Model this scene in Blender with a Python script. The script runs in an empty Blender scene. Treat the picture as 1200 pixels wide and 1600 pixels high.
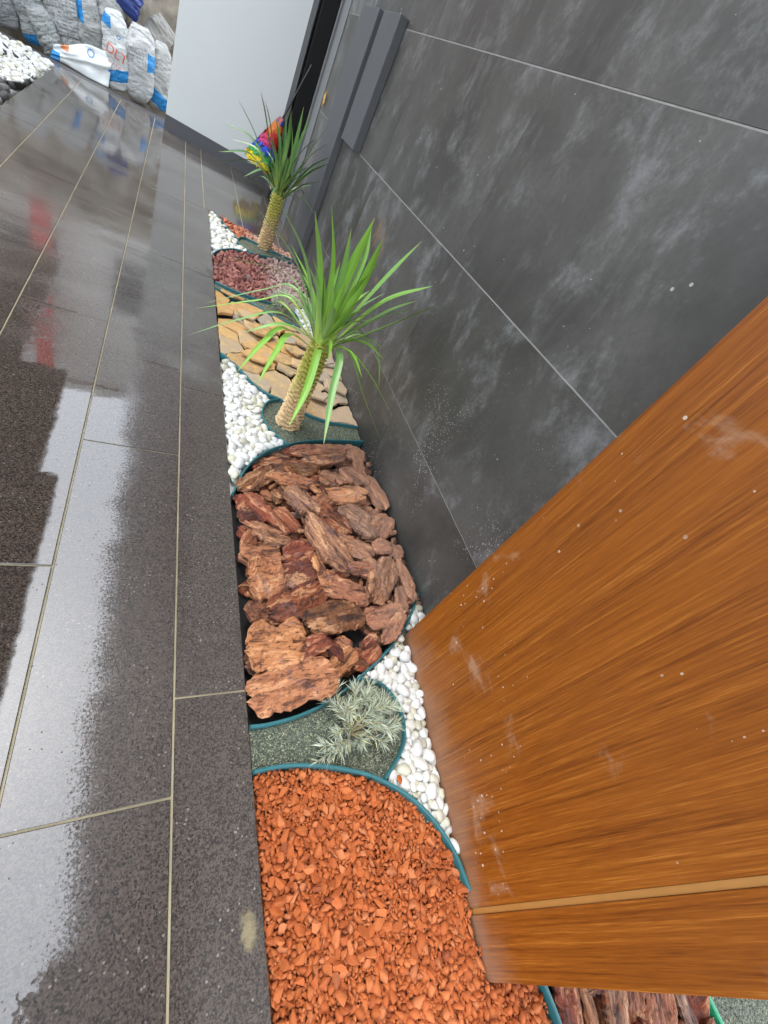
import bpy, bmesh, math, random
import numpy as np
from mathutils import Vector, Matrix, Euler, noise
from mathutils.geometry import tessellate_polygon
from mathutils.bvhtree import BVHTree

scene = bpy.context.scene
C = scene.collection
R = math.radians

# ---------------------------------------------------------------- camera
cam_data = bpy.data.cameras.new('camera')
cam = bpy.data.objects.new('camera', cam_data)
C.objects.link(cam)
rot = Matrix(((0.84322683, -0.10764901, -0.52666896),
              (-0.27148492, 0.76033586, -0.5900723),
              (0.463966, 0.64054748, 0.61191052)))
cam.matrix_world = Matrix.Translation((0, 0, 1.2)) @ rot.to_4x4()
cam_data.sensor_fit = 'HORIZONTAL'
cam_data.sensor_width = 36.0
cam_data.lens = 660.794 / 1200 * 36.0
cam_data.clip_start = 0.02
cam_data.clip_end = 2000
scene.camera = cam

# ---------------------------------------------------------------- sky, sun, exposure
SUN_DIR = Vector((-0.28, 0.36, 1.0)).normalized()       # towards the sun
world = bpy.data.worlds.new('World')
scene.world = world
world.use_nodes = True
wn = world.node_tree
wn.nodes.clear()
sky = wn.nodes.new('ShaderNodeTexSky')
sky.sky_type = 'NISHITA'
sky.sun_disc = False
sky.sun_elevation = math.asin(SUN_DIR.z)
sky.sun_rotation = math.atan2(SUN_DIR.x, SUN_DIR.y)
sky.air_density = 1.0
sky.dust_density = 2.0
hsv = wn.nodes.new('ShaderNodeHueSaturation')            # overcast: the blue is veiled
hsv.inputs['Saturation'].default_value = 0.3
bg = wn.nodes.new('ShaderNodeBackground')
bg.inputs['Strength'].default_value = 0.15
wo = wn.nodes.new('ShaderNodeOutputWorld')
wn.links.new(sky.outputs[0], hsv.inputs['Color'])
veil = wn.nodes.new('ShaderNodeMix'); veil.data_type = 'RGBA'     # even cloud cover over that sky
veil.inputs[0].default_value = 0.65
veil.inputs[7].default_value = (6.3, 6.9, 7.6, 1)
wn.links.new(hsv.outputs[0], veil.inputs[6])
wn.links.new(veil.outputs[2], bg.inputs['Color'])
wn.links.new(bg.outputs[0], wo.inputs['Surface'])

sun_data = bpy.data.lights.new('sun', 'SUN')
sun_data.energy = 0.5
sun_data.angle = R(12)
sun_data.color = (1.0, 0.96, 0.9)
sun = bpy.data.objects.new('sun', sun_data)
C.objects.link(sun)
sun.rotation_euler = SUN_DIR.to_track_quat('Z', 'Y').to_euler()
sun.location = (0, 0, 20)

vs = scene.view_settings
vs.view_transform = 'Standard'
vs.look = 'None'
vs.gamma = 1.0
vs.use_curve_mapping = False
vs.exposure = 2.2
scene.cycles.use_denoising = True
scene.cycles.max_bounces = 6
scene.cycles.diffuse_bounces = 3

# ---------------------------------------------------------------- helpers
rng = np.random.default_rng(7)


def tag(o, label=None, cat=None, group=None, kind=None):
    if label: o['label'] = label
    if cat: o['category'] = cat
    if group: o['group'] = group
    if kind: o['kind'] = kind
    return o


def mesh(name, verts, faces, smooth=False):
    me = bpy.data.meshes.new(name)
    me.from_pydata([tuple(v) for v in verts], [], [tuple(f) for f in faces])
    if smooth:
        me.polygons.foreach_set('use_smooth', [True] * len(me.polygons))
    me.update()
    return me


def link(name, me, mat=None, parent=None, loc=None, rot=None, scale=None):
    o = bpy.data.objects.new(name, me)
    C.objects.link(o)
    if mat is not None and len(me.materials) == 0:
        me.materials.append(mat)
    if parent is not None: o.parent = parent
    if loc is not None: o.location = loc
    if rot is not None: o.rotation_euler = rot
    if scale is not None: o.scale = scale
    return o


def obj(name, verts, faces, mat, parent=None, smooth=False):
    return link(name, mesh(name, verts, faces, smooth), mat, parent)


def empty(name, loc=(0, 0, 0)):
    o = bpy.data.objects.new(name, None)
    o.empty_display_size = 0.1
    C.objects.link(o)
    o.location = loc
    return o


def box_me(name, x0, x1, y0, y1, z0, z1, bevel=0.0, seg=1):
    bm = bmesh.new()
    bmesh.ops.create_cube(bm, size=1)
    for v in bm.verts:
        v.co = Vector(((x0 + x1) / 2 + v.co.x * (x1 - x0), (y0 + y1) / 2 + v.co.y * (y1 - y0), (z0 + z1) / 2 + v.co.z * (z1 - z0)))
    if bevel:
        bmesh.ops.bevel(bm, geom=bm.edges[:], offset=bevel, segments=seg, affect='EDGES', profile=0.6)
    me = bpy.data.meshes.new(name)
    bm.to_mesh(me); bm.free()
    return me


def box(name, x0, x1, y0, y1, z0, z1, mat, parent=None, bevel=0.0, seg=1):
    return link(name, box_me(name, x0, x1, y0, y1, z0, z1, bevel, seg), mat, parent)


def prism(name, poly, z0, z1, mat, parent=None):
    n = len(poly)
    tri = tessellate_polygon([[Vector((p[0], p[1], 0)) for p in poly]])
    v = [(p[0], p[1], z1) for p in poly] + [(p[0], p[1], z0) for p in poly]
    area = sum(poly[i][0] * poly[(i + 1) % n][1] - poly[(i + 1) % n][0] * poly[i][1] for i in range(n))
    f = []
    for t in tri:
        a, b, c = t
        s = (poly[b][0] - poly[a][0]) * (poly[c][1] - poly[a][1]) - (poly[b][1] - poly[a][1]) * (poly[c][0] - poly[a][0])
        f.append((a, b, c) if s > 0 else (a, c, b))
    for i in range(n):
        j = (i + 1) % n
        f.append((i, n + i, n + j, j) if area > 0 else (j, n + j, n + i, i))
    return obj(name, v, f, mat, parent)


def spline(pts, per=8):
    P = [Vector((p[0], p[1], p[2] if len(p) > 2 else 0)) for p in pts]
    P = [2 * P[0] - P[1]] + P + [2 * P[-1] - P[-2]]
    out = []
    for i in range(1, len(P) - 2):
        for k in range(per):
            t = k / per
            a, b, c, d = P[i - 1], P[i], P[i + 1], P[i + 2]
            out.append(0.5 * ((2 * b) + (c - a) * t + (2 * a - 5 * b + 4 * c - d) * t * t + (3 * b - a - 3 * c + d) * t ** 3))
    out.append(P[-2])
    return out


# --------- node materials
class Mat:
    def __init__(self, name):
        self.m = bpy.data.materials.new(name)
        self.m.use_nodes = True
        self.t = self.m.node_tree
        self.b = self.t.nodes['Principled BSDF']

    def n(self, typ, **kw):
        nd = self.t.nodes.new('ShaderNode' + typ)
        for k, v in kw.items():
            if k.startswith('_'):
                setattr(nd, k[1:], v)
            else:
                self.set(nd.inputs[k.replace('__', ' ')], v)
        return nd

    def set(self, sock, v):
        if isinstance(v, bpy.types.NodeSocket):
            self.t.links.new(v, sock)
        elif isinstance(v, (tuple, list)) and len(v) == 3 and sock.type == 'RGBA':
            sock.default_value = (*v, 1)
        else:
            sock.default_value = v

    def noise(self, vec, scale, detail=3.0, rough=0.5, dist=0.0):
        nd = self.n('TexNoise', Scale=scale, Detail=detail, Roughness=rough, Distortion=dist)
        if vec is not None: self.set(nd.inputs['Vector'], vec)
        return nd.outputs['Fac']

    def voro(self, vec, scale, out='Distance', feature='F1'):
        nd = self.n('TexVoronoi', _feature=feature, Scale=scale)
        if vec is not None: self.set(nd.inputs['Vector'], vec)
        return nd.outputs[out]

    def math(self, op, a, b=0.0, c=None, clamp=False):
        nd = self.t.nodes.new('ShaderNodeMath')
        nd.operation = op; nd.use_clamp = clamp
        self.set(nd.inputs[0], a); self.set(nd.inputs[1], b)
        if c is not None: self.set(nd.inputs[2], c)
        return nd.outputs[0]

    def ramp(self, fac, lo, hi, a=0.0, b=1.0):
        nd = self.t.nodes.new('ShaderNodeMapRange')
        nd.interpolation_type = 'SMOOTHSTEP'
        self.set(nd.inputs[0], fac)
        for i, v in zip((1, 2, 3, 4), (lo, hi, a, b)): self.set(nd.inputs[i], v)
        return nd.outputs[0]

    def mix(self, fac, a, b, blend='MIX'):
        nd = self.t.nodes.new('ShaderNodeMix')
        nd.data_type = 'RGBA'; nd.blend_type = blend
        self.set(nd.inputs[0], fac); self.set(nd.inputs[6], a); self.set(nd.inputs[7], b)
        return nd.outputs[2]

    def colramp(self, fac, stops, interp='LINEAR'):
        nd = self.t.nodes.new('ShaderNodeValToRGB')
        nd.color_ramp.interpolation = interp
        el = nd.color_ramp.elements
        while len(el) < len(stops): el.new(0.5)
        for e, (p, c) in zip(el, stops):
            e.position = p; e.color = (*c, 1)
        self.set(nd.inputs[0], fac)
        return nd.outputs[0]

    def pos(self): return self.n('NewGeometry').outputs['Position']
    def objc(self): return self.n('TexCoord').outputs['Object']
    def rnd(self): return self.n('ObjectInfo').outputs['Random']

    def tone(self):
        """one random number for each piece: by object, or by the piece's own number inside a joined mesh"""
        at = self.t.nodes.new('ShaderNodeAttribute'); at.attribute_name = 'tone'
        return self.math('FRACT', self.math('ADD', at.outputs['Fac'], self.rnd()))

    def mapv(self, vec, scale=(1, 1, 1), loc=(0, 0, 0), rot=(0, 0, 0)):
        nd = self.n('Mapping')
        self.set(nd.inputs['Vector'], vec)
        nd.inputs['Scale'].default_value = scale; nd.inputs['Location'].default_value = loc; nd.inputs['Rotation'].default_value = rot
        return nd.outputs[0]

    def sep(self, vec):
        nd = self.n('SeparateXYZ'); self.set(nd.inputs[0], vec)
        return nd.outputs

    def bump(self, h, strength=0.3, dist=0.01, normal=None):
        nd = self.n('Bump', Strength=strength, Distance=dist)
        self.set(nd.inputs['Height'], h)
        if normal is not None: self.set(nd.inputs['Normal'], normal)
        return nd.outputs[0]

    def out(self, color=None, rough=None, normal=None, **kw):
        if color is not None: self.set(self.b.inputs['Base Color'], color)
        if rough is not None: self.set(self.b.inputs['Roughness'], rough)
        if normal is not None: self.set(self.b.inputs['Normal'], normal)
        for k, v in kw.items(): self.set(self.b.inputs[k.replace('__', ' ')], v)
        return self.m


def plain(name, col, rough=0.6, var=0.15, scale=20.0, bump=0.0, **kw):
    m = Mat(name)
    p = m.objc()
    f = m.noise(p, scale, 4)
    c = m.mix(f, tuple(x * (1 - var) for x in col), tuple(min(1, x * (1 + var)) for x in col))
    nb = m.bump(f, bump, 0.01) if bump else None
    return m.out(c, rough, nb, **kw)


def mat_tile():
    m = Mat('wet dark porcelain tile')
    p = m.pos()
    x, y, z = m.sep(p)[:3]
    grain = m.noise(p, 260, 3, 0.7)
    grain2 = m.noise(p, 85, 2, 0.6)
    speck = m.sep(m.voro(p, 260, 'Color'))[0]
    cloud = m.noise(p, 2.2, 5, 0.6)
    c = m.mix(m.ramp(m.math('ADD', m.math('MULTIPLY', grain, 0.75), m.math('MULTIPLY', speck, 0.25)), 0.34, 0.66), (0.010, 0.0073, 0.006), (0.112, 0.088, 0.072))
    c = m.mix(m.math('MULTIPLY', m.ramp(cloud, 0.35, 0.75), 0.35), c, (0.046, 0.035, 0.029))
    c = m.mix(m.math('MULTIPLY', m.rnd(), 0.25), c, (0.02, 0.017, 0.016))
    # cement smears and light grit
    smear = m.math('MULTIPLY', m.ramp(m.noise(p, 3.1, 6, 0.7, 0.6), 0.60, 0.8), 0.3)
    c = m.mix(smear, c, (0.20, 0.165, 0.11))
    dot = m.math('MULTIPLY', m.ramp(m.voro(p, 70), 0.2, 0.1), m.ramp(m.noise(p, 11, 2), 0.48, 0.6))
    c = m.mix(m.math('MULTIPLY', dot, 0.6), c, (0.34, 0.31, 0.28))
    # cement spot by the bed edge
    sp = m.n('VectorMath', _operation='DISTANCE'); m.set(sp.inputs[0], m.mapv(p, (1, 0.55, 1))); sp.inputs[1].default_value = (0.312, -0.036, 0)
    spot = m.ramp(m.math('ADD', sp.outputs['Value'], m.math('MULTIPLY', grain2, 0.03)), 0.038, 0.02)
    c = m.mix(m.math('MULTIPLY', spot, 0.7), c, (0.27, 0.22, 0.12))
    # water: a film stands on the left-hand rows and in streaks at the far end, the row beside it is damp, the cut row by the bed is drying
    wob = m.math('ADD', m.math('MULTIPLY', m.math('SUBTRACT', m.noise(p, 4.5, 5, 0.65), 0.5), 0.16), m.math('MULTIPLY', m.math('SUBTRACT', m.noise(p, 170, 3, 0.7), 0.5), 0.22))
    edge = m.math('ADD', x, wob)
    film = m.ramp(edge, 0.07, -0.07)
    damp = m.ramp(edge, 0.25, 0.15)
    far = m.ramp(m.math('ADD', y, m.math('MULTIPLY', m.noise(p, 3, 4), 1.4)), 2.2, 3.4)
    patch = m.ramp(m.noise(m.mapv(p, (1.5, 5.5, 1)), 1.0, 5, 0.62, 0.5), 0.36, 0.52)
    film = m.math('MAXIMUM', m.math('MULTIPLY', film, m.math('MAXIMUM', m.math('SUBTRACT', 1.0, far), m.math('ADD', 0.35, m.math('MULTIPLY', patch, 0.65)))), m.math('MULTIPLY', far, patch))
    damp = m.math('MAXIMUM', damp, far)
    # film-free patch imitating the camera holder's dark reflection; pits stick out of the film
    dp = m.n('VectorMath', _operation='DISTANCE'); m.set(dp.inputs[0], m.mapv(p, (1, 1.25, 1))); dp.inputs[1].default_value = (0.012, -0.075, 0)
    dry = m.ramp(m.math('ADD', dp.outputs['Value'], m.math('MULTIPLY', m.math('SUBTRACT', grain2, 0.5), 0.14)), 0.045, 0.075)
    pits = m.math('MAXIMUM', m.ramp(m.voro(p, 60), 0.07, 0.15), m.ramp(m.noise(p, 9, 3), 0.42, 0.52))
    film = m.math('MULTIPLY', film, m.math('MULTIPLY', dry, pits))
    rough = m.math('SUBTRACT', m.ramp(damp, 0, 1, 0.50, 0.15), m.math('MULTIPLY', film, m.ramp(far, 0, 1, 0.12, 0.07)))
    st = m.math('MULTIPLY', m.math('MULTIPLY', m.ramp(film, 0.3, 0.85, 1.0, 0.01), m.ramp(damp, 0, 1, 0.5, 0.35)), m.ramp(far, 0, 1, 1.0, 0.3))
    nb = m.n('Bump', Distance=0.0022); m.set(nb.inputs['Height'], m.math('ADD', grain, m.math('MULTIPLY', grain2, 0.6))); m.set(nb.inputs['Strength'], st)
    rip = m.bump(m.noise(p, 13, 2), 0.06, 0.004, nb.outputs[0])
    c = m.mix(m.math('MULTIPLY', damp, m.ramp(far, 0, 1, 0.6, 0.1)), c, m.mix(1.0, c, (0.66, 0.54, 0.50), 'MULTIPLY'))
    haze_sheen = m.math('MULTIPLY', far, m.ramp(m.noise(m.mapv(p, (1.2, 4, 1)), 1.0, 5, 0.65), 0.3, 0.65, 0.1, 0.55))
    c = m.mix(haze_sheen, c, (0.125, 0.115, 0.104))       # cement haze, also lightened to paint in the far floor's bright reflection
    return m.out(c, rough, rip, IOR=1.85, Specular__IOR__Level=m.math('MAXIMUM', m.ramp(film, 0.1, 0.8, 0.2, 0.5), m.math('MULTIPLY', far, 0.5)))


def mat_wall_tile():
    m = Mat('dark concrete look wall tile')
    p0 = m.pos()
    r = m.rnd()
    off = m.n('CombineXYZ', X=m.math('MULTIPLY', r, 7.0), Y=m.math('MULTIPLY', r, 13.0))
    ad = m.n('VectorMath', _operation='ADD'); m.set(ad.inputs[0], p0); m.set(ad.inputs[1], off.outputs[0])
    p = ad.outputs[0]
    cl = m.noise(p, 1.7, 7, 0.62, 0.5)
    cl2 = m.noise(m.mapv(p, (1, 1.15, 0.95), rot=(0.5, 0, 0)), 3.4, 10, 0.74, 0.2)
    fine = m.noise(p, 60, 5, 0.7)
    c = m.mix(m.ramp(cl, 0.3, 0.7), (0.038, 0.0365, 0.033), (0.090, 0.087, 0.080))
    c = m.mix(m.math('MULTIPLY', m.ramp(cl2, 0.49, 0.72), 0.75), c, (0.25, 0.255, 0.26))
    c = m.mix(m.math('MULTIPLY', m.ramp(m.noise(m.mapv(p, (1, 9, 0.9), rot=(0.25, 0, 0)), 1.0, 6, 0.7), 0.52, 0.72), 0.12), c, (0.2, 0.195, 0.18))
    c = m.mix(m.math('MULTIPLY', m.ramp(fine, 0.4, 0.7), 0.3), c, (0.035, 0.034, 0.032))
    # plaster flecks, thicker towards the foot of the wall
    y, z = m.sep(p0)[1], m.sep(p0)[2]
    low = m.ramp(z, 1.3, 0.0, 0.0, 1.0)
    fl = m.voro(p, 95)
    thr = m.math('MULTIPLY', m.ramp(m.noise(p0, 3, 3), 0.42, 0.7), m.math('ADD', 0.04, m.math('MULTIPLY', low, 0.24)))
    fl = m.math('LESS_THAN', fl, thr)
    fl2 = m.math('LESS_THAN', m.voro(p, 23), m.math('MULTIPLY', m.ramp(m.noise(p0, 6, 2), 0.5, 0.75), 0.12))
    c = m.mix(m.math('MULTIPLY', m.math('MAXIMUM', fl, fl2), 0.8), c, (0.45, 0.44, 0.42))
    # mud smears left by a hand
    def smear(cy, cz, sy, sz, k):
        q = m.n('CombineXYZ', X=m.math('DIVIDE', m.math('SUBTRACT', y, cy), sy), Y=m.math('DIVIDE', m.math('SUBTRACT', z, cz), sz))
        d = m.n('VectorMath', _operation='LENGTH'); m.set(d.inputs[0], q.outputs[0])
        dd = m.math('ADD', d.outputs['Value'], m.math('MULTIPLY', m.math('SUBTRACT', m.noise(m.mapv(p0, (1, 75, 14)), 1.0, 5, 0.75), 0.44), 5.0))
        return m.math('MULTIPLY', m.ramp(dd, 1.0, 0.4), k)
    s = m.math('MAXIMUM', smear(2.62, 0.74, 0.09, 0.13, 0.75), smear(2.50, 0.68, 0.06, 0.13, 0.7))
    s = m.math('MAXIMUM', s, smear(2.37, 0.575, 0.03, 0.03, 0.7))
    c = m.mix(s, c, (0.24, 0.15, 0.09))
    rough = m.ramp(cl2, 0.3, 0.75, 0.5, 0.34)
    return m.out(c, rough, m.bump(m.math('ADD', cl2, m.math('MULTIPLY', fine, 0.3)), 0.12, 0.004))


def mat_wood():
    m = Mat('varnished wood grain panel')
    p = m.objc()
    x, y, z = m.sep(p)[:3]
    w = m.noise(m.mapv(p, (1, 3.5, 0.5)), 1.0, 3, 0.5)
    q = m.n('CombineXYZ', X=0.0, Y=m.math('ADD', y, m.math('MULTIPLY', w, 0.035)), Z=z)
    g1 = m.noise(m.mapv(q.outputs[0], (1, 62, 0.9)), 1.0, 6, 0.66)
    g2 = m.noise(m.mapv(q.outputs[0], (1, 210, 3.2)), 1.0, 3, 0.6)
    g3 = m.noise(m.mapv(q.outputs[0], (1, 520, 16.0)), 1.0, 3, 0.6)
    g4 = m.noise(m.mapv(q.outputs[0], (1, 9, 0.25)), 1.0, 3, 0.5)
    f = m.math('ADD', m.math('MULTIPLY', g1, 0.34), m.math('ADD', m.math('MULTIPLY', g2, 0.36), m.math('MULTIPLY', g3, 0.30)))
    c = m.colramp(f, [(0.38, (0.115, 0.030, 0.004)), (0.46, (0.20, 0.056, 0.006)), (0.54, (0.265, 0.080, 0.009)), (0.63, (0.40, 0.145, 0.022))])
    c = m.mix(m.math('MULTIPLY', m.ramp(g4, 0.45, 0.7), 0.35), c, (0.31, 0.092, 0.008))
    # plaster dust near the ground, cloudy wipes, flecks
    nz = m.noise(p, 7, 5, 0.65)
    low = m.ramp(m.math('ADD', z, m.math('MULTIPLY', m.math('SUBTRACT', nz, 0.5), 0.24)), 0.13, -0.03)
    c = m.mix(m.math('MULTIPLY', low, 0.4), c, (0.34, 0.25, 0.19))
    wip = m.math('MULTIPLY', m.ramp(m.noise(p, 5.2, 5, 0.65, 0.4), 0.60, 0.74), 0.42)
    c = m.mix(wip, c, (0.46, 0.33, 0.23))
    thr = m.math('MULTIPLY', m.ramp(m.noise(p, 4, 3), 0.45, 0.72), 0.16)
    fl = m.math('LESS_THAN', m.voro(m.mapv(p, (1, 1, 0.7)), 52), thr)
    fl2 = m.math('LESS_THAN', m.voro(p, 19), m.math('MULTIPLY', m.ramp(m.noise(p, 6, 2), 0.46, 0.7), 0.10))
    fl = m.math('MAXIMUM', fl, fl2)
    c = m.mix(m.math('MULTIPLY', fl, m.ramp(m.noise(p, 31, 2), 0.35, 0.65, 0.2, 0.8)), c, (0.58, 0.5, 0.42))
    rough = m.math('ADD', 0.34, m.math('MULTIPLY', m.math('MAXIMUM', low, wip), 0.4))
    return m.out(c, rough, m.bump(m.math('ADD', g2, m.math('MULTIPLY', fl, 0.6)), 0.10, 0.002), Specular__IOR__Level=0.35)


def mat_pebble():
    m = Mat('white marble pebble')
    p = m.objc(); t = m.tone()
    c = m.colramp(t, [(0.0, (0.56, 0.56, 0.535)), (0.5, (0.66, 0.66, 0.645)), (0.78, (0.56, 0.545, 0.47)), (0.93, (0.49, 0.47, 0.35)), (1.0, (0.40, 0.385, 0.32))])
    v = m.noise(p, 60, 4)
    c = m.mix(m.math('MULTIPLY', m.ramp(v, 0.5, 0.8), 0.3), c, (0.66, 0.62, 0.52))
    return m.out(c, 0.42, m.bump(v, 0.06, 0.004))


def mat_stone(name, stops, rough=0.85, nscale=110, bump=0.3, dust=None):
    m = Mat(name)
    p = m.pos(); t = m.tone()
    c = m.colramp(t, stops)
    v = m.noise(p, nscale, 4, 0.65)
    c = m.mix(m.math('MULTIPLY', m.ramp(v, 0.35, 0.75), 0.35), c, tuple(min(1, s * 1.5 + 0.02) for s in stops[0][1]))
    if dust:
        dm = dust[0](m, p)
        c = m.mix(dm, c, dust[1])
    return m.out(c, rough, m.bump(v, bump, 0.004))


def mat_grit(name, cols):
    m = Mat(name)
    p = m.pos()
    n1 = m.voro(p, 330, 'Color')
    b = m.sep(n1)[0]
    c = m.colramp(b, cols)
    n2 = m.noise(p, 7, 3)
    c = m.mix(m.math('MULTIPLY', m.ramp(n2, 0.35, 0.7), 0.35), c, tuple(x * 1.6 for x in cols[1][1]))
    d = m.voro(p, 330)
    return m.out(c, 0.85, m.bump(d, 0.8, 0.003))


def mat_bark():
    m = Mat('pine bark chunk')
    p = m.objc()
    at = m.t.nodes.new('ShaderNodeAttribute'); at.attribute_type = 'OBJECT'; at.attribute_name = 'bark_tone'
    tone = at.outputs['Fac']
    off = m.n('CombineXYZ', X=m.math('MULTIPLY', m.rnd(), 9.0), Y=m.math('MULTIPLY', m.rnd(), 5.0), Z=m.rnd())
    ad = m.n('VectorMath', _operation='ADD'); m.set(ad.inputs[0], p); m.set(ad.inputs[1], off.outputs[0])
    q = ad.outputs[0]
    lay = m.noise(m.mapv(q, (7, 24, 40)), 1.0, 6, 0.68, 0.9)
    blot = m.noise(q, 15, 4, 0.6, 0.8)
    fine = m.noise(m.mapv(q, (40, 130, 130)), 1.0, 4, 0.7, 0.5)
    base = m.colramp(tone, [(0.0, (0.085, 0.022, 0.012)), (0.2, (0.25, 0.050, 0.018)), (0.4, (0.15, 0.058, 0.020)), (0.6, (0.30, 0.115, 0.062)), (0.8, (0.42, 0.17, 0.062)), (1.0, (0.17, 0.095, 0.070))])
    dark = m.mix(1.0, base, (0.22, 0.17, 0.19), 'MULTIPLY')
    light = m.mix(0.42, base, (0.80, 0.46, 0.24))
    c = m.mix(m.ramp(lay, 0.38, 0.50), dark, base)
    c = m.mix(m.math('MULTIPLY', m.ramp(lay, 0.53, 0.62), 0.9), c, light)
    c = m.mix(m.math('MULTIPLY', m.ramp(blot, 0.55, 0.7), 0.5), c, (0.15, 0.085, 0.09))
    c = m.mix(m.math('MULTIPLY', m.ramp(m.noise(q, 27, 3, 0.6, 1.0), 0.62, 0.7), 0.55), c, (0.36, 0.10, 0.035))
    crack = m.ramp(fine, 0.45, 0.38)
    c = m.mix(m.math('MULTIPLY', crack, 0.75), c, (0.03, 0.014, 0.01))
    dusty = m.math('MULTIPLY', m.ramp(m.math('ADD', m.sep(m.pos())[0], m.math('MULTIPLY', blot, 0.25)), 0.85, 1.1), m.ramp(m.sep(m.pos())[1], 0.2, 0.5, 0.0, 0.45))
    c = m.mix(dusty, c, (0.36, 0.21, 0.145))      # plaster dust fallen from the wall
    h = m.math('ADD', m.math('MULTIPLY', lay, 1.0), m.math('MULTIPLY', fine, 0.5))
    return m.out(c, 0.82, m.bump(h, 0.8, 0.010))


def mat_slate():
    m = Mat('ochre slate slab')
    p = m.objc(); t = m.rnd()
    c = m.colramp(t, [(0.0, (0.40, 0.22, 0.075)), (0.25, (0.46, 0.28, 0.115)), (0.45, (0.43, 0.22, 0.07)), (0.62, (0.30, 0.235, 0.15)), (0.78, (0.44, 0.30, 0.17)), (0.92, (0.30, 0.25, 0.19)), (1.0, (0.26, 0.235, 0.20))])
    v = m.noise(p, 22, 5, 0.6, 0.5)
    c = m.mix(m.math('MULTIPLY', m.ramp(v, 0.42, 0.7), 0.7), c, (0.58, 0.37, 0.11))
    c = m.mix(m.math('MULTIPLY', m.ramp(m.noise(p, 9, 4, 0.6), 0.55, 0.75), 0.3), c, (0.30, 0.25, 0.19))
    # slabs next to the wall are greyer
    gx = m.ramp(m.sep(m.pos())[0], 0.74, 0.92)
    c = m.mix(m.math('MULTIPLY', gx, 0.55), c, (0.42, 0.36, 0.30))
    return m.out(c, 0.72, m.bump(m.noise(m.mapv(p, (1, 1, 5)), 55, 5, 0.65), 0.35, 0.006))


def mat_leaf(name, root, tip, back, blue=4.5):
    m = Mat(name)
    uv = m.n('TexCoord').outputs['UV']
    u, v = m.sep(uv)[0], m.sep(uv)[1]
    n = m.noise(m.mapv(uv, (14, 0.8, 1)), 1.0, 3)
    c = m.mix(m.ramp(v, 0.0, 0.5), root, tip)
    c = m.mix(m.math('MULTIPLY', m.ramp(n, 0.35, 0.7), 0.45), c, back)
    c = m.mix(m.math('MULTIPLY', m.ramp(v, m.ramp(m.rnd(), 0.0, 1.0, 0.99, 0.80), 1.0), 0.85), c, (0.36, 0.26, 0.08))
    c = m.mix(m.ramp(m.rnd(), 0.35, 1.0, 0.0, 0.75), c, (tip[0] * 0.95, tip[1] * 0.80, tip[2] * blue))
    c = m.mix(m.math('MULTIPLY', m.ramp(m.math('ABSOLUTE', m.math('SUBTRACT', u, 0.5)), 0.10, 0.0), 0.35), c, back)
    return m.out(c, 0.36, m.bump(n, 0.15, 0.001), Subsurface__Weight=0.0)


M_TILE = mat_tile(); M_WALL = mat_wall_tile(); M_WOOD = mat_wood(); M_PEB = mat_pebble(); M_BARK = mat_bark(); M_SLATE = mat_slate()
M_GROUT = plain('beige floor grout', (0.34, 0.29, 0.18), 0.6, 0.6, 9)
M_WGROUT = plain('grey wall grout', (0.30, 0.295, 0.28), 0.85, 0.3, 30)
M_SOIL = plain('dark weed cloth', (0.012, 0.011, 0.011), 0.9, 0.4, 90, 0.3)
M_GROUND = plain('packed earth', (0.16, 0.13, 0.10), 0.95, 0.3, 3, 0.2)
M_TEAL = plain('teal plastic edging', (0.028, 0.135, 0.15), 0.38, 0.2, 30)
M_GREEN = plain('bright green plastic edging', (0.03, 0.36, 0.17), 0.4, 0.2, 30)
M_CHIP = mat_stone('orange red stone chips', [(0.0, (0.28, 0.062, 0.010)), (0.3, (0.41, 0.100, 0.020)), (0.55, (0.33, 0.077, 0.012)), (0.8, (0.45, 0.13, 0.034)), (0.93, (0.44, 0.15, 0.055)), (1.0, (0.18, 0.035, 0.008))], 0.88, 150, 0.25)
M_LAVA = mat_stone('dark red gravel', [(0.0, (0.17, 0.055, 0.045)), (0.4, (0.24, 0.085, 0.065)), (0.75, (0.30, 0.125, 0.10)), (0.95, (0.16, 0.075, 0.07)), (1.0, (0.12, 0.12, 0.12))], 0.85, 60, 0.3,
                   (lambda m, p: m.math('MULTIPLY', m.ramp(m.math('ADD', m.sep(p)[0], m.math('MULTIPLY', m.noise(p, 9, 3), 0.2)), 0.72, 0.98), 0.6), (0.50, 0.40, 0.36)))
M_PINK = mat_stone('dusty salmon gravel', [(0.0, (0.36, 0.11, 0.055)), (0.5, (0.45, 0.16, 0.08)), (1.0, (0.33, 0.10, 0.05))], 0.88, 60, 0.3,
                   (lambda m, p: m.math('MULTIPLY', m.ramp(m.math('ADD', m.sep(p)[0], m.math('MULTIPLY', m.noise(p, 9, 3), 0.2)), 0.62, 0.85), 0.6), (0.55, 0.40, 0.31)))
GRITC = [(0.0, (0.028, 0.036, 0.028)), (0.35, (0.07, 0.085, 0.065)), (0.7, (0.15, 0.17, 0.12)), (0.92, (0.30, 0.31, 0.20)), (1.0, (0.44, 0.44, 0.30))]
M_GRIT = mat_grit('dark green grit', GRITC)
M_GRAIN = mat_stone('green grit grains', [(0.0, (0.03, 0.04, 0.032)), (0.4, (0.08, 0.10, 0.075)), (0.75, (0.16, 0.18, 0.12)), (0.95, (0.33, 0.34, 0.22)), (1.0, (0.5, 0.5, 0.36))], 0.85, 300, 0.1)
M_BLACKST = mat_stone('black angular stones', [(0.0, (0.03, 0.03, 0.03)), (0.6, (0.08, 0.078, 0.075)), (1.0, (0.22, 0.21, 0.2))], 0.8, 60, 0.3)

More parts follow.
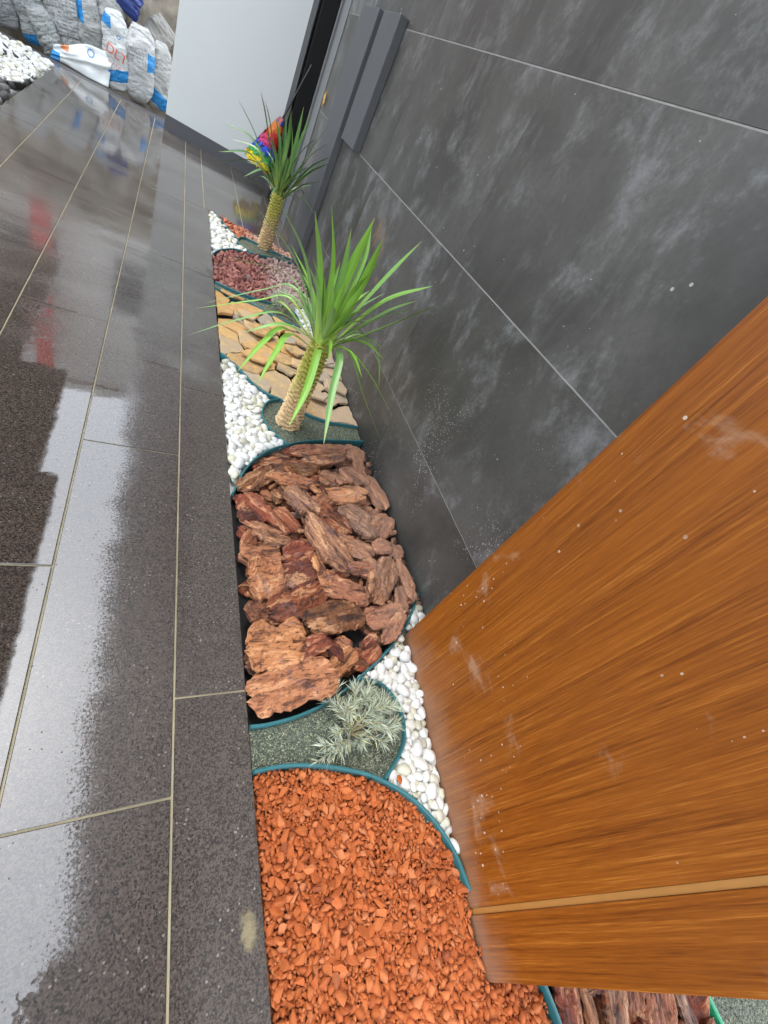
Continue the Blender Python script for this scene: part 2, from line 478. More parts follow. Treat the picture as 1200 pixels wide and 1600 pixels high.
# ---------------------------------------------------------------- scatter tools
def inside(poly, P):
    P = np.asarray(P); x, y = P[:, 0], P[:, 1]
    r = np.zeros(len(P), bool)
    n = len(poly)
    for i in range(n):
        x1, y1 = poly[i]; x2, y2 = poly[(i + 1) % n]
        if y1 == y2: continue
        c = ((y1 > y) != (y2 > y)) & (x < (x2 - x1) * (y - y1) / (y2 - y1) + x1)
        r ^= c
    return r


def edge_dist(poly, P):
    P = np.asarray(P); best = np.full(len(P), 9.0)
    n = len(poly)
    for i in range(n):
        a = np.array(poly[i]); b = np.array(poly[(i + 1) % n]); d = b - a
        L = (d ** 2).sum()
        if L < 1e-12: continue
        t = np.clip(((P - a) @ d) / L, 0, 1)
        q = a + t[:, None] * d
        best = np.minimum(best, np.hypot(*(P - q).T))
    return best


def area(poly):
    return abs(sum(poly[i][0] * poly[(i + 1) % len(poly)][1] - poly[(i + 1) % len(poly)][0] * poly[i][1] for i in range(len(poly)))) / 2


def pack(poly, r, cover, seed, iters=45, lo=0.7, hi=1.35, margin=0.6):
    """round spots pushed apart until they fill the polygon"""
    g = np.random.default_rng(seed)
    A = area(poly); N = max(3, int(A * cover / (math.pi * r * r)))
    pp = np.array(poly); mn, mx = pp.min(0), pp.max(0)
    pts = np.zeros((0, 2))
    while len(pts) < N:
        q = mn + g.random((N * 4, 2)) * (mx - mn)
        pts = np.vstack([pts, q[inside(poly, q)]])
    pts = pts[:N]
    rad = r * (lo + (hi - lo) * g.random(N) ** 1.5)
    reach = 2 * rad.max() + 1.2 * r
    for it in range(iters):
        if it % 9 == 0:
            I, J = [], []
            o = np.argsort(pts[:, 1]); sy = pts[o, 1]
            hi_i = np.searchsorted(sy, sy + reach)
            for k in range(N):
                cand = o[k + 1:hi_i[k]]
                cand = cand[np.abs(pts[cand, 0] - pts[o[k], 0]) < reach]
                I.append(np.full(len(cand), o[k])); J.append(cand)
            I = np.concatenate(I); J = np.concatenate(J)
        d = pts[I] - pts[J]
        D = np.sqrt((d ** 2).sum(1)) + 1e-9
        ov = np.maximum(rad[I] + rad[J] - D, 0) * 0.35
        push = d / D[:, None] * ov[:, None]
        mv = np.stack([np.bincount(I, push[:, k], N) - np.bincount(J, push[:, k], N) for k in (0, 1)], 1)
        new = pts + np.clip(mv, -r, r)
        inn = inside(poly, new)
        ok = inn & ((edge_dist(poly, new) > rad * margin) | (edge_dist(poly, pts) < rad * margin))
        pts[ok] = new[ok]
    keep = edge_dist(poly, pts) > rad * margin * 0.55
    pts, rad = pts[keep], rad[keep]
    return pts, rad


def rotm(yaw, tx, ty):
    return np.array(Euler((tx, ty, yaw)).to_matrix())


def variants(kind, n, seed):
    out = []
    for k in range(n):
        rnd = random.Random(seed * 100 + k)
        bm = bmesh.new()
        if kind == 'pebble':
            bmesh.ops.create_icosphere(bm, subdivisions=2, radius=1)
            o = Vector((rnd.uniform(-50, 50), rnd.uniform(-50, 50), 3))
            sx, sy, sz = rnd.uniform(1.08, 1.4), rnd.uniform(0.85, 1.05), rnd.uniform(0.55, 0.8)
            for v in bm.verts:
                s = 1 + 0.30 * noise.noise(v.co * 0.9 + o) + 0.06 * noise.noise(v.co * 2.5 + o)
                v.co = Vector((v.co.x * sx * s, v.co.y * sy * s, v.co.z * sz * s))
        else:
            el = rnd.uniform(1.0, 1.9); fl = rnd.uniform(0.45, 0.8)
            for i in range(13):
                d = Vector((rnd.gauss(0, 1), rnd.gauss(0, 1), rnd.gauss(0, 1))).normalized() * rnd.uniform(0.8, 1.1)
                bm.verts.new((d.x * el, d.y * 0.95, d.z * fl))
            r_ = bmesh.ops.convex_hull(bm, input=bm.verts[:])
            junk = [g for g in r_['geom_interior'] if isinstance(g, bmesh.types.BMVert)]
            if junk: bmesh.ops.delete(bm, geom=junk, context='VERTS')
            bmesh.ops.triangulate(bm, faces=bm.faces[:])
        bmesh.ops.recalc_face_normals(bm, faces=bm.faces[:])
        me = bpy.data.meshes.new('stone')
        bm.to_mesh(me); bm.free()
        if kind == 'pebble': me.polygons.foreach_set('use_smooth', [True] * len(me.polygons))
        out.append(me)
    return out


def arrays(me):
    v = np.zeros(len(me.vertices) * 3); me.vertices.foreach_get('co', v)
    f = [tuple(p.vertices) for p in me.polygons]
    return v.reshape(-1, 3), np.array(f)


PEBBLES = variants('pebble', 9, 1)
CHIPS = variants('chip', 14, 2)
ARR = {id(m): arrays(m) for m in PEBBLES + CHIPS}
mesh_by_mat = {}


def with_mat(me, mat):
    k = (id(me), mat.name)
    if k not in mesh_by_mat:
        c = me.copy(); c.materials.append(mat); mesh_by_mat[k] = c
    return mesh_by_mat[k]


def joined(name, items, mat, parent, smooth):
    """many small pieces as one mesh, each with its own tone"""
    V, F, T, off = [], [], [], 0
    g = np.random.default_rng(len(items))
    for me, loc, rot3, sc in items:
        v, f = ARR[id(me)]
        V.append((v * sc) @ rot3.T + np.array(loc)); F.append(f + off); off += len(v)
        T.append(np.full(len(v), g.random()))
    V = np.vstack(V); F = np.vstack(F)
    me = bpy.data.meshes.new(name)
    me.vertices.add(len(V)); me.vertices.foreach_set('co', V.ravel())
    me.loops.add(F.size); me.loops.foreach_set('vertex_index', F.ravel())
    me.polygons.add(len(F)); me.polygons.foreach_set('loop_start', np.arange(0, F.size, 3))
    me.polygons.foreach_set('loop_total', np.full(len(F), 3))
    if smooth: me.polygons.foreach_set('use_smooth', [True] * len(F))
    me.update(calc_edges=True); me.validate()
    a = me.attributes.new('tone', 'FLOAT', 'POINT'); a.data.foreach_set('value', np.concatenate(T))
    o = link(name, me, mat, parent)
    o['kind'] = 'stuff'
    return o


def stones(parent, poly, r, mat, piece, kind, seed, z=0.0, cover=0.92, nparts=300, under=True, full=True, zj=0.25, rest_name=None, margin=0.6, lo=0.7, hi=1.35, view=None):
    lib = PEBBLES if kind == 'pebble' else CHIPS
    pts, rad = pack(poly, r, cover, seed, margin=margin, lo=lo, hi=hi)
    g = np.random.default_rng(seed + 5)
    order = np.argsort(-rad)
    if view is not None:
        vis = view(pts); order = np.array(sorted(range(len(pts)), key=lambda i: (not vis[i], -rad[i])))
    rest = []
    for k, i in enumerate(order):
        me = lib[g.integers(len(lib))]
        tilt = 0.35 if kind == 'pebble' else 0.7
        e = (g.normal(0, tilt), g.normal(0, tilt), g.uniform(0, 6.28))
        s = rad[i] * (1.0 if kind == 'pebble' else 1.12)
        loc = (pts[i, 0], pts[i, 1], z + g.normal(0, zj) * r)
        if k < nparts:
            link(piece, with_mat(me, mat), None, parent, loc, e, (s, s, s))
        else:
            rest.append((me, loc, np.array(Euler(e).to_matrix()), s))
    if under:
        p2, r2 = pack(poly, r * 0.85, cover * 1.1, seed + 11, iters=12, margin=1.0)
        for q, rr in zip(p2, r2):
            me = lib[g.integers(len(lib))]
            e = (g.normal(0, 0.6), g.normal(0, 0.6), g.uniform(0, 6.28))
            rest.append((me, (q[0], q[1], z - r * (0.75 if kind == 'pebble' else 0.6) + g.normal(0, .1) * r), np.array(Euler(e).to_matrix()), rr * 1.1))
    if rest:
        joined(rest_name or ('small_' + piece + 's'), rest, mat, parent, kind == 'pebble')


def bed(name, poly, label, cat, mat, z=-0.03, group=None):
    o = prism(name, poly, z - 0.02, z, mat)
    return tag(o, label, cat, group)


# ================================================================ GROUND AND PAVING
S = 300
ground = obj('ground', [(-S, -S, -0.14), (S, -S, -0.14), (S, S, -0.14), (-S, S, -0.14)], [(0, 1, 2, 3)], M_GROUND)
tag(ground, kind='structure')

EDGE = 0.344            # paving edge along the bed
WX = 1.064              # face of the dark wall
END = 6.55              # far end of the paving
pave = prism('pavement', [(-0.982, -1.4), (EDGE - 0.002, -1.4), (EDGE - 0.002, 4.30), (0.60, 4.235), (0.9, 4.155), (WX - 0.004, 4.09), (WX - 0.004, 6.05), (WX, END), (-0.982, END)], -0.12, -0.0035, M_GROUT)
tag(pave, kind='structure')
GAP = 0.0026
rows = [
    (0.166, EDGE, [-1.4, -0.86, 0.416, 1.76, 3.02, 4.30]),
    (-0.136, 0.166, [-1.4, -1.0, 0.200, 1.318, 1.888, 3.06, 4.22, 5.40, END]),
    (-0.448, -0.136, [-1.4, -0.52, 0.802, 2.125, 3.44, 4.75, 6.05, END]),
    (-0.772, -0.448, [-1.4, -0.05, 1.27, 2.59, 3.62, 4.60, 5.9, END]),
    (-0.982, -0.772, [-1.4, 0.5, 1.8, 3.1, 4.4, 5.7, END]),
    (0.166, 0.312, [4.30, 5.6, END]),
]
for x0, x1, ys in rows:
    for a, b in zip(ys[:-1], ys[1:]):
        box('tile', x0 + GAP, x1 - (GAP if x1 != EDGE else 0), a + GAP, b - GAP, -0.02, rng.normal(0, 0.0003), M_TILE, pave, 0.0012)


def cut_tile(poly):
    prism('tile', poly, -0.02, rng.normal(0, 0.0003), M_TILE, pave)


def fe(x):               # far end of the bed
    return 4.30 - (x - EDGE) * 0.29


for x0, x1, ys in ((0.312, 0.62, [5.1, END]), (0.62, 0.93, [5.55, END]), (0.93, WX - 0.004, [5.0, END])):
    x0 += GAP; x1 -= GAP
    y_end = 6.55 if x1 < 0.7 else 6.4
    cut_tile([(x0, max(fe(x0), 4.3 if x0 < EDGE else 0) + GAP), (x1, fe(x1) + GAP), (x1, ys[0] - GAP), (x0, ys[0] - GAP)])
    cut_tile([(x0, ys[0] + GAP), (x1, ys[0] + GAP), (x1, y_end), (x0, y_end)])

kerb = box('kerb', -2.6, 0.4, END + 0.004, END + 0.2, -0.12, -0.006, plain('dark wet kerb stone', (0.075, 0.068, 0.07), 0.4, 0.4, 12, 0.2), None, 0.004)
tag(kerb, kind='structure')
bed_floor = obj('soil', [(EDGE - 0.004, -1.4, -0.06), (2.6, -1.4, -0.06), (2.6, 4.34, -0.06), (EDGE - 0.004, 4.34, -0.06)], [(0, 1, 2, 3)], M_SOIL)
tag(bed_floor, kind='structure')

# ================================================================ DARK WALL
wall = box('tiled_wall', WX - 0.0045, WX + 0.18, -0.33, 5.06, -0.12, 3.1, M_WGROUT)
tag(wall, 'dark grey concrete look tiled wall rising behind the rock garden', 'wall')
ZS = [-0.1, 0.332, 0.935, 1.540, 2.145, 2.75, 3.1]
YS = [-0.33, 0.56, 1.765, 2.97, 4.17, 5.06]
for k, (a, b) in enumerate(zip(ZS[:-1], ZS[1:])):
    for y0, y1 in zip(YS[:-1], YS[1:]):
        box('wall_tile', WX - 0.006, WX + 0.012, y0 + 0.0006, y1 - 0.0006, a + (0.0011 if k == 1 else 0.0022), b - (0.0011 if k == 0 else 0.0022), M_WALL, wall, 0.0009)
M_BAR = plain('painted graphite bar', (0.075, 0.078, 0.085), 0.5, 0.12, 25)
M_FRAME = plain('grey door trim', (0.13, 0.135, 0.14), 0.45, 0.1, 25)
M_BLACK = plain('black door', (0.006, 0.006, 0.006), 0.35, 0.2, 10)
box('cladding_bar', WX - 0.058, WX - 0.0065, 3.415, 3.755, 0.932, 1.575, M_BAR, wall, 0.003)
box('cladding_bar', WX - 0.058, WX - 0.0065, 3.868, 4.27, -0.06, 1.58, M_BAR, wall, 0.003)
box('edge_trim', WX - 0.03, WX + 0.15, 5.063, 5.09, -0.06, 3.1, M_FRAME, wall, 0.002)
box('edge_trim', WX - 0.012, WX - 0.0065, 4.84, 5.061, -0.06, 3.1, M_FRAME, wall, 0.001)

door = empty('black_door', (WX + 0.2, 5.6, 0))
tag(door, 'black door set back between the dark wall and the white wall', 'door')
def child_box(name, p, x0, x1, y0, y1, z0, z1, mat, bev=0.003):
    o = box(name, x0 - p.location.x, x1 - p.location.x, y0 - p.location.y, y1 - p.location.y, z0 - p.location.z, z1 - p.location.z, mat, p, bev)
    return o
child_box('door_leaf', door, WX + 0.16, WX + 0.21, 5.095, 6.14, 0.005, 2.5, M_BLACK)
child_box('door_jamb', door, WX + 0.012, WX + 0.158, 6.05, 6.40, 0.0, 2.5, M_BLACK)
child_box('threshold', door, WX + 0.0, WX + 0.158, 5.095, 6.045, -0.02, 0.012, M_BLACK)
child_box('lintel', door, WX - 0.02, WX + 0.22, 5.095, 6.14, 2.503, 3.1, M_FRAME)

# white wall at the far end
M_WHITE = plain('white wall paint', (0.64, 0.665, 0.655), 0.55, 0.03, 2)
wa, wb = Vector((-0.043, 6.255, 0)), Vector((1.035, 6.09, 0))
wdir = (wb - wa).normalized(); wnrm = Vector((-wdir.y, wdir.x, 0))
def wbox(name, s0, s1, d0, d1, z0, z1, mat, parent=None):
    q = [wa + wdir * s0 + wnrm * d0, wa + wdir * s1 + wnrm * d0, wa + wdir * s1 + wnrm * d1, wa + wdir * s0 + wnrm * d1]
    return prism(name, [(p.x, p.y) for p in q], z0, z1, mat, parent)
WL = (wb - wa).length
white = wbox('white_wall', 0, WL - 0.03, 0, 0.16, 0.128, 3.1, M_WHITE)
tag(white, 'smooth white wall with dark skirting beyond the far yucca', 'wall')
wbox('skirting', -0.002, WL - 0.03, -0.006, 0.162, -0.004, 0.1275, plain('dark grey skirting', (0.075, 0.075, 0.082), 0.45, 0.1, 20), white)
wbox('edge_trim', WL - 0.0295, WL + 0.012, -0.012, 0.165, -0.004, 3.1, plain('dark corner profile', (0.10, 0.105, 0.11), 0.4, 0.1, 20), white)

# wood panel in front of the wall
pa, pb = Vector((0.938, 0.556, 0)), Vector((0.853, -0.322, 0))
panel = empty('wood_panel', (pb.x, pb.y, 0))
panel.rotation_euler = (0, 0, math.atan2(-(pa - pb).x, (pa - pb).y))
tag(panel, 'tall orange brown wood grain panel standing beside the white pebbles', 'panel')
PL = (pa - pb).length
jn = 0.117
M_GROOVE_LIT = plain('ochre lit groove side', (0.40, 0.19, 0.05), 0.45, 0.15, 14)  # paler colour paints in the lit side face of the groove
link('board', box_me('board', 0, 0.05, jn + 0.013, PL, -0.05, 2.6, 0.0012), M_WOOD, panel)
link('board', box_me('board', 0.0, 0.05, 0, jn, -0.05, 2.6, 0.0012), M_WOOD, panel)
link('lit_groove_strip', box_me('lit_groove_strip', 0.0035, 0.05, jn + 0.0005, jn + 0.0122, -0.05, 2.6), M_GROOVE_LIT, panel)
link('side_return', box_me('side_return', 0.051, 0.20, PL - 0.03, PL - 0.002, -0.05, 2.6), M_WOOD, panel)
link('side_return', box_me('side_return', 0.051, 1.6, 0.002, 0.03, -0.05, 2.6), M_WOOD, panel)

# ================================================================ GARDEN BEDS
E1 = [(0.346, 0.215), (0.419, 0.214), (0.504, 0.199), (0.592, 0.173), (0.682, 0.133), (0.767, 0.070), (0.826, -0.005), (0.857, -0.081), (0.868, -0.16)]
E2 = [(0.346, 0.319), (0.397, 0.318), (0.489, 0.329), (0.595, 0.360), (0.697, 0.413), (0.817, 0.485), (0.938, 0.581), (1.006, 0.660), (1.05, 0.72)]
E3 = [(0.695, 0.410), (0.761, 0.390), (0.802, 0.341), (0.815, 0.280), (0.799, 0.217), (0.760, 0.172), (0.700, 0.128)]
E4 = [(0.351, 1.146), (0.400, 1.270), (0.460, 1.367), (0.554, 1.457), (0.687, 1.535), (0.831, 1.591), (1.052, 1.647)]
E5 = [(0.613, 1.503), (0.574, 1.546), (0.533, 1.606), (0.516, 1.681), (0.533, 1.751), (0.564, 1.804), (0.622, 1.845)]
E6 = [(0.350, 2.125), (0.416, 2.046), (0.502, 1.917), (0.561, 1.868), (0.625, 1.845), (0.719, 1.795), (0.785, 1.767), (0.875, 1.752), (1.052, 1.768)]
E7 = [(0.350, 2.866), (0.466, 2.865), (0.595, 2.824), (0.725, 2.765), (0.819, 2.742), (0.873, 2.745)]
E8 = [(0.350, 2.958), (0.404, 2.945), (0.470, 2.930), (0.575, 2.923), (0.671, 2.945), (0.784, 2.970), (0.848, 2.962), (0.880, 2.900), (0.882, 2.82), (0.876, 2.745)]
E9 = [(0.350, 3.400), (0.399, 3.511), (0.495, 3.639), (0.593, 3.690), (0.640, 3.716)]
E10t = [(0.545, 3.868), (0.573, 3.957), (0.617, 4.000), (0.703, 3.992), (0.768, 3.970), (0.877, 3.965), (1.052, 3.975)]
E10b = [(0.545, 3.868), (0.566, 3.787), (0.639, 3.728), (0.749, 3.777), (0.877, 3.845), (1.052, 3.90)]
E12 = [(0.392, 4.292), (0.458, 4.105), (0.550, 3.905)]
def xy(pts): return [(p.x, p.y) for p in spline(pts, 5)]
X0 = EDGE + 0.003; XW = WX - 0.008
def seg(pts, a, b):       # part of a boundary between two of its given corners
    return xy(pts)[a * 5:b * 5 + 1]

Z_red = xy(E1) + [(0.852, -0.322), (0.992, -0.36), (1.0, -0.45), (1.0, -1.35), (X0, -1.35)]
Z_lav = seg(E2, 0, 4) + xy(E3)[1:] + list(reversed(seg(E1, 0, 4)))
M_SAND = plain('pale fine gravel', (0.55, 0.54, 0.50), 0.9, 0.4, 140, 0.5)
Z_wr = seg(E2, 4, 8) + [(XW, 0.72), (XW, 0.565), (0.936, 0.555), (0.872, -0.13)] + list(reversed(seg(E1, 4, 8))) + list(reversed(xy(E3)))
Z_bark = seg(E2, 0, 8) + [(XW, 0.73), (XW, 1.645)] + list(reversed(xy(E4)))
Z_palm = xy(E5) + seg(E6, 4, 8) + list(reversed(seg(E4, 4, 6))) + [(0.64, 1.512)]
Z_wl = [(X0, 1.15), (X0, 2.12)] + seg(E6, 0, 4) + list(reversed(xy(E5))) + list(reversed(seg(E4, 0, 3)))
Z_slate = [(X0, 2.13), (X0, 2.862)] + seg(E7, 0, 5) + [(0.93, 2.70), (0.99, 2.60), (XW, 2.53), (XW, 1.77)] + list(reversed(seg(E6, 0, 8)))
Z_band = [(X0, 2.958)] + seg(E8, 0, 9) + list(reversed(seg(E7, 0, 5)))
Z_wn = [(0.862, 2.975), (0.93, 3.06), (XW, 3.12), (XW, 2.54), (0.99, 2.61), (0.93, 2.71), (0.882, 2.75), (0.888, 2.90)]
Z_lava = [(X0, 2.965), (X0, 3.40)] + xy(E9) + seg(E10b, 2, 5) + [(XW, 3.12), (0.93, 3.06), (0.862, 2.98)] + list(reversed(seg(E8, 0, 5)))
Z_palm2 = xy(E10b) + list(reversed(xy(E10t)))[:-1]
Z_wfar = [(X0, 3.41), (X0, 4.295), (0.385, 4.287)] + xy(E12)[1:] + seg(E10b, 0, 2) + list(reversed(xy(E9)))
Z_pink = [(0.40, 4.283), (0.6, 4.225), (0.9, 4.138), (XW, 4.08), (XW, 3.985)] + list(reversed(xy(E10t))) + list(reversed(xy(E12)))[1:-1]
Z_bark2 = [(1.012, -0.35), (1.56, -0.41), (1.545, -1.35), (1.012, -1.35)]
Z_green = [(1.575, -0.415), (2.4, -0.50), (2.4, -1.35), (1.56, -1.35)]


def edging(pts, label, mat=M_TEAL, w=0.0044, top=0.014, per=8, group=None):
    P = spline(pts, per)
    prof = [(-w, -0.05), (-w, top - 0.004), (-w * 0.45, top), (w * 0.45, top), (w, top - 0.004), (w, -0.05)]
    V, F = [], []
    for i, p in enumerate(P):
        d = (P[min(i + 1, len(P) - 1)] - P[max(i - 1, 0)]).normalized()
        nx = Vector((-d.y, d.x, 0))
        wob = 0.0016 * noise.noise(Vector((p.x * 9, p.y * 9, 5)))
        for a, z in prof: V.append((p.x + nx.x * a, p.y + nx.y * a, z + wob))
    k = len(prof)
    for i in range(len(P) - 1):
        for j in range(k):
            a = i * k + j; b = i * k + (j + 1) % k
            F.append((a, b, b + k, a + k))
    F.append(tuple(range(k))); F.append(tuple(reversed(range(len(V) - k, len(V)))))
    o = obj('garden_edging', V, F, mat)
    bm = bmesh.new(); bm.from_mesh(o.data); bmesh.ops.recalc_face_normals(bm, faces=bm.faces[:]); bm.to_mesh(o.data); bm.free()
    return tag(o, label, 'edging', 'plastic edging strips')

edging(E1, 'teal edging strip curving round the orange red stone chips')
edging(E2, 'teal edging strip below the bark chunks, running up to the wood panel')
edging(E3, 'teal edging strip looping round the silvery bush beside the white pebbles')
edging(E4, 'teal edging strip along the upper side of the bark chunks')
edging(E5, 'teal edging strip rounding the near yucca foot on the pebble side')
edging(E6, 'teal edging strip between the ochre slate slabs and the white pebbles')
edging(E7, 'teal edging strip between the slate slabs and the narrow green band')
edging(E8, 'teal edging strip between the narrow green band and the dark red gravel')
edging(E9, 'teal edging strip between dark red gravel and the far white pebbles')
edging(E10t, 'teal edging strip between the far yucca foot and the salmon gravel')
edging(E10b, 'teal edging strip between the far yucca foot and dark red gravel')
edging(E12, 'short teal edging strip between far white pebbles and salmon gravel')
edging([(0.992, -0.335), (1.003, -0.40), (1.006, -0.50), (1.006, -0.9), (1.006, -1.35)], 'short teal edging strip past the near end of the wood panel')
edging([(1.568, -0.43), (1.56, -0.60), (1.553, -0.9), (1.553, -1.35)], 'bright green edging strip at the bottom right corner', M_GREEN, 0.006)

# --- orange-red chips
b1 = bed('gravel_bed', Z_red, 'bed of orange red stone chips in the foreground', 'gravel bed', M_CHIP, -0.035)
stones(b1, Z_red, 0.0078, M_CHIP, 'stone_chip', 'chip', 21, z=-0.009, cover=1.3, nparts=300, zj=0.38, lo=0.45, hi=1.8, margin=0.85, view=lambda P: (P[:, 1] > -0.2))
# --- white pebbles
b2 = bed('pebble_bed', Z_wr, 'wedge of white pebbles between the wood panel and the silvery bush', 'pebble bed', M_SAND, -0.035)
stones(b2, Z_wr, 0.0165, M_PEB, 'pebble', 'pebble', 22, z=0.0, cover=1.3, zj=0.25, margin=0.75)
link('stray_chip', with_mat(CHIPS[3], M_CHIP), None, b2, (0.742, 0.118, 0.014), (0.3, 0.2, 1.0), (0.012,) * 3)
b3 = bed('pebble_bed', Z_wl, 'strip of white pebbles on the paving side between bark and slate', 'pebble bed', M_SAND, -0.035)
stones(b3, Z_wl, 0.0185, M_PEB, 'pebble', 'pebble', 23, z=0.0, cover=1.2, zj=0.22, margin=0.95)
b4 = bed('pebble_bed', Z_wn, 'small patch of white pebbles against the dark wall behind the near yucca', 'pebble bed', M_SAND, -0.035)
stones(b4, Z_wn, 0.0185, M_PEB, 'pebble', 'pebble', 24, z=0.0, cover=1.0, zj=0.2)
b5 = bed('pebble_bed', Z_wfar, 'triangle of white pebbles at the far end of the rock garden', 'pebble bed', M_SAND, -0.035)
stones(b5, Z_wfar, 0.021, M_PEB, 'pebble', 'pebble', 25, z=0.0, cover=1.05, zj=0.2, margin=0.95)
# --- dark red and salmon gravel
b6 = bed('gravel_bed', Z_lava, 'bed of dark red gravel beyond the slate slabs', 'gravel bed', M_LAVA, -0.04)
stones(b6, Z_lava, 0.0185, M_LAVA, 'gravel_stone', 'chip', 26, z=-0.004, cover=1.15, zj=0.3, lo=0.7, hi=1.4, margin=0.9)
b7 = bed('gravel_bed', Z_pink, 'thin wedge of dusty salmon gravel behind the far yucca', 'gravel bed', M_PINK, -0.04)
stones(b7, Z_pink, 0.016, M_PINK, 'gravel_stone', 'chip', 27, z=0.0, cover=1.15, zj=0.3)


# --- green grit round the plants
def grit(name, poly, label, n, seed):
    o = bed(name, poly, label, 'grit bed', M_GRIT, -0.004)
    g = np.random.default_rng(seed)
    pp = np.array(poly); mn, mx = pp.min(0), pp.max(0)
    q = mn + g.random((n * 4, 2)) * (mx - mn); q = q[inside(poly, q)][:n]
    items = []
    for a in q:
        items.append((CHIPS[g.integers(len(CHIPS))], (a[0], a[1], -0.003 + g.normal(0, .0006)), rotm(g.uniform(0, 6.28), g.normal(0, 1), g.normal(0, 1)), g.uniform(0.0011, 0.0024)))
    joined('grit_grains', items, M_GRAIN, o, False)
    return o
grit('grit_bed', Z_lav, 'patch of dark green grit under the silvery bush', 4200, 31)
grit('grit_bed', Z_palm, 'patch of grey green grit round the foot of the near yucca', 3000, 32)
grit('grit_bed', Z_band, 'narrow curving band of blue green grit above the slate slabs', 1500, 33)
grit('grit_bed', Z_palm2, 'slim lens of green grit at the foot of the far yucca', 1200, 34)
gb = grit('grit_bed', Z_green, 'patch of pale green grit in the bottom right corner', 5000, 35)

# --- bark
def bark_mesh(L, W, T, seed):
    rnd = random.Random(seed); o = Vector((rnd.uniform(-90, 90), rnd.uniform(-90, 90), rnd.uniform(-9, 9)))
    nu, nv = max(8, min(28, int(L / 0.008))), max(6, min(16, int(W / 0.008)))
    p = rnd.uniform(2.4, 5.0); bow = rnd.uniform(-0.15, 0.15); skew = rnd.uniform(-0.25, 0.25)
    def pt(i, j, top):
        u = -1 + 2 * i / nu; v = -1 + 2 * j / nv
        sg = 1 if v > 0 else -1
        prof = max(0.34, (1 - abs(u) ** p) ** (1 / p)) * (1 + 0.26 * noise.noise(Vector((u * 1.8, sg * 2, 0)) + o) + 0.22 * noise.noise(Vector((u * 6.5, sg * 5, 2)) + o))
        jag = (0.18 * noise.noise(Vector((v * 2.3, 7 + (1 if u > 0 else -1), 0)) + o) + 0.16 * noise.noise(Vector((v * 7, 11 + (1 if u > 0 else -1), 3)) + o)) * u * u
        x = L / 2 * (u * (1 + jag) + skew * v * W / L * 0.5) + 0.003 * noise.noise(Vector((u * 9, v * 9, 1)) + o)
        y = W / 2 * v * prof + bow * W * (1 - u * u) * 0.5 + 0.003 * noise.noise(Vector((u * 9, v * 9, 4)) + o)
        e = max(0.0, 1 - max(abs(u), abs(v)) ** 8)
        if not top: return (x * 0.95, y * 0.95, -T * 0.45)
        s = noise.fractal(Vector((x * 12, y * 34, 0)) + o, 1.0, 2.0, 3) * 0.55 + 0.5
        st = math.floor(s * 3.5) / 3.5
        h = T * (0.10 + 0.62 * (0.3 * s + 0.7 * st)) + 0.10 * T * noise.noise(Vector((x * 50, y * 130, 2)) + o)
        return (x, y, h * (0.6 + 0.4 * e) + (0.10 * T if e > 0 else -0.05 * T))
    V = [pt(i, j, True) for i in range(nu + 1) for j in range(nv + 1)] + [pt(i, j, False) for i in range(nu + 1) for j in range(nv + 1)]
    k = nv + 1; B = (nu + 1) * k
    F = []
    for i in range(nu):
        for j in range(nv):
            a = i * k + j
            F.append((a, a + k, a + k + 1, a + 1)); F.append((B + a, B + a + 1, B + a + k + 1, B + a + k))
    for i in range(nu):
        a = i * k; F.append((a, B + a, B + a + k, a + k)); a += nv; F.append((a, a + k, B + a + k, B + a))
    for j in range(nv):
        a = j; F.append((a, a + 1, B + a + 1, B + a)); a = nu * k + j; F.append((a, B + a, B + a + 1, a + 1))
    return mesh('bark_chunk', V, F)


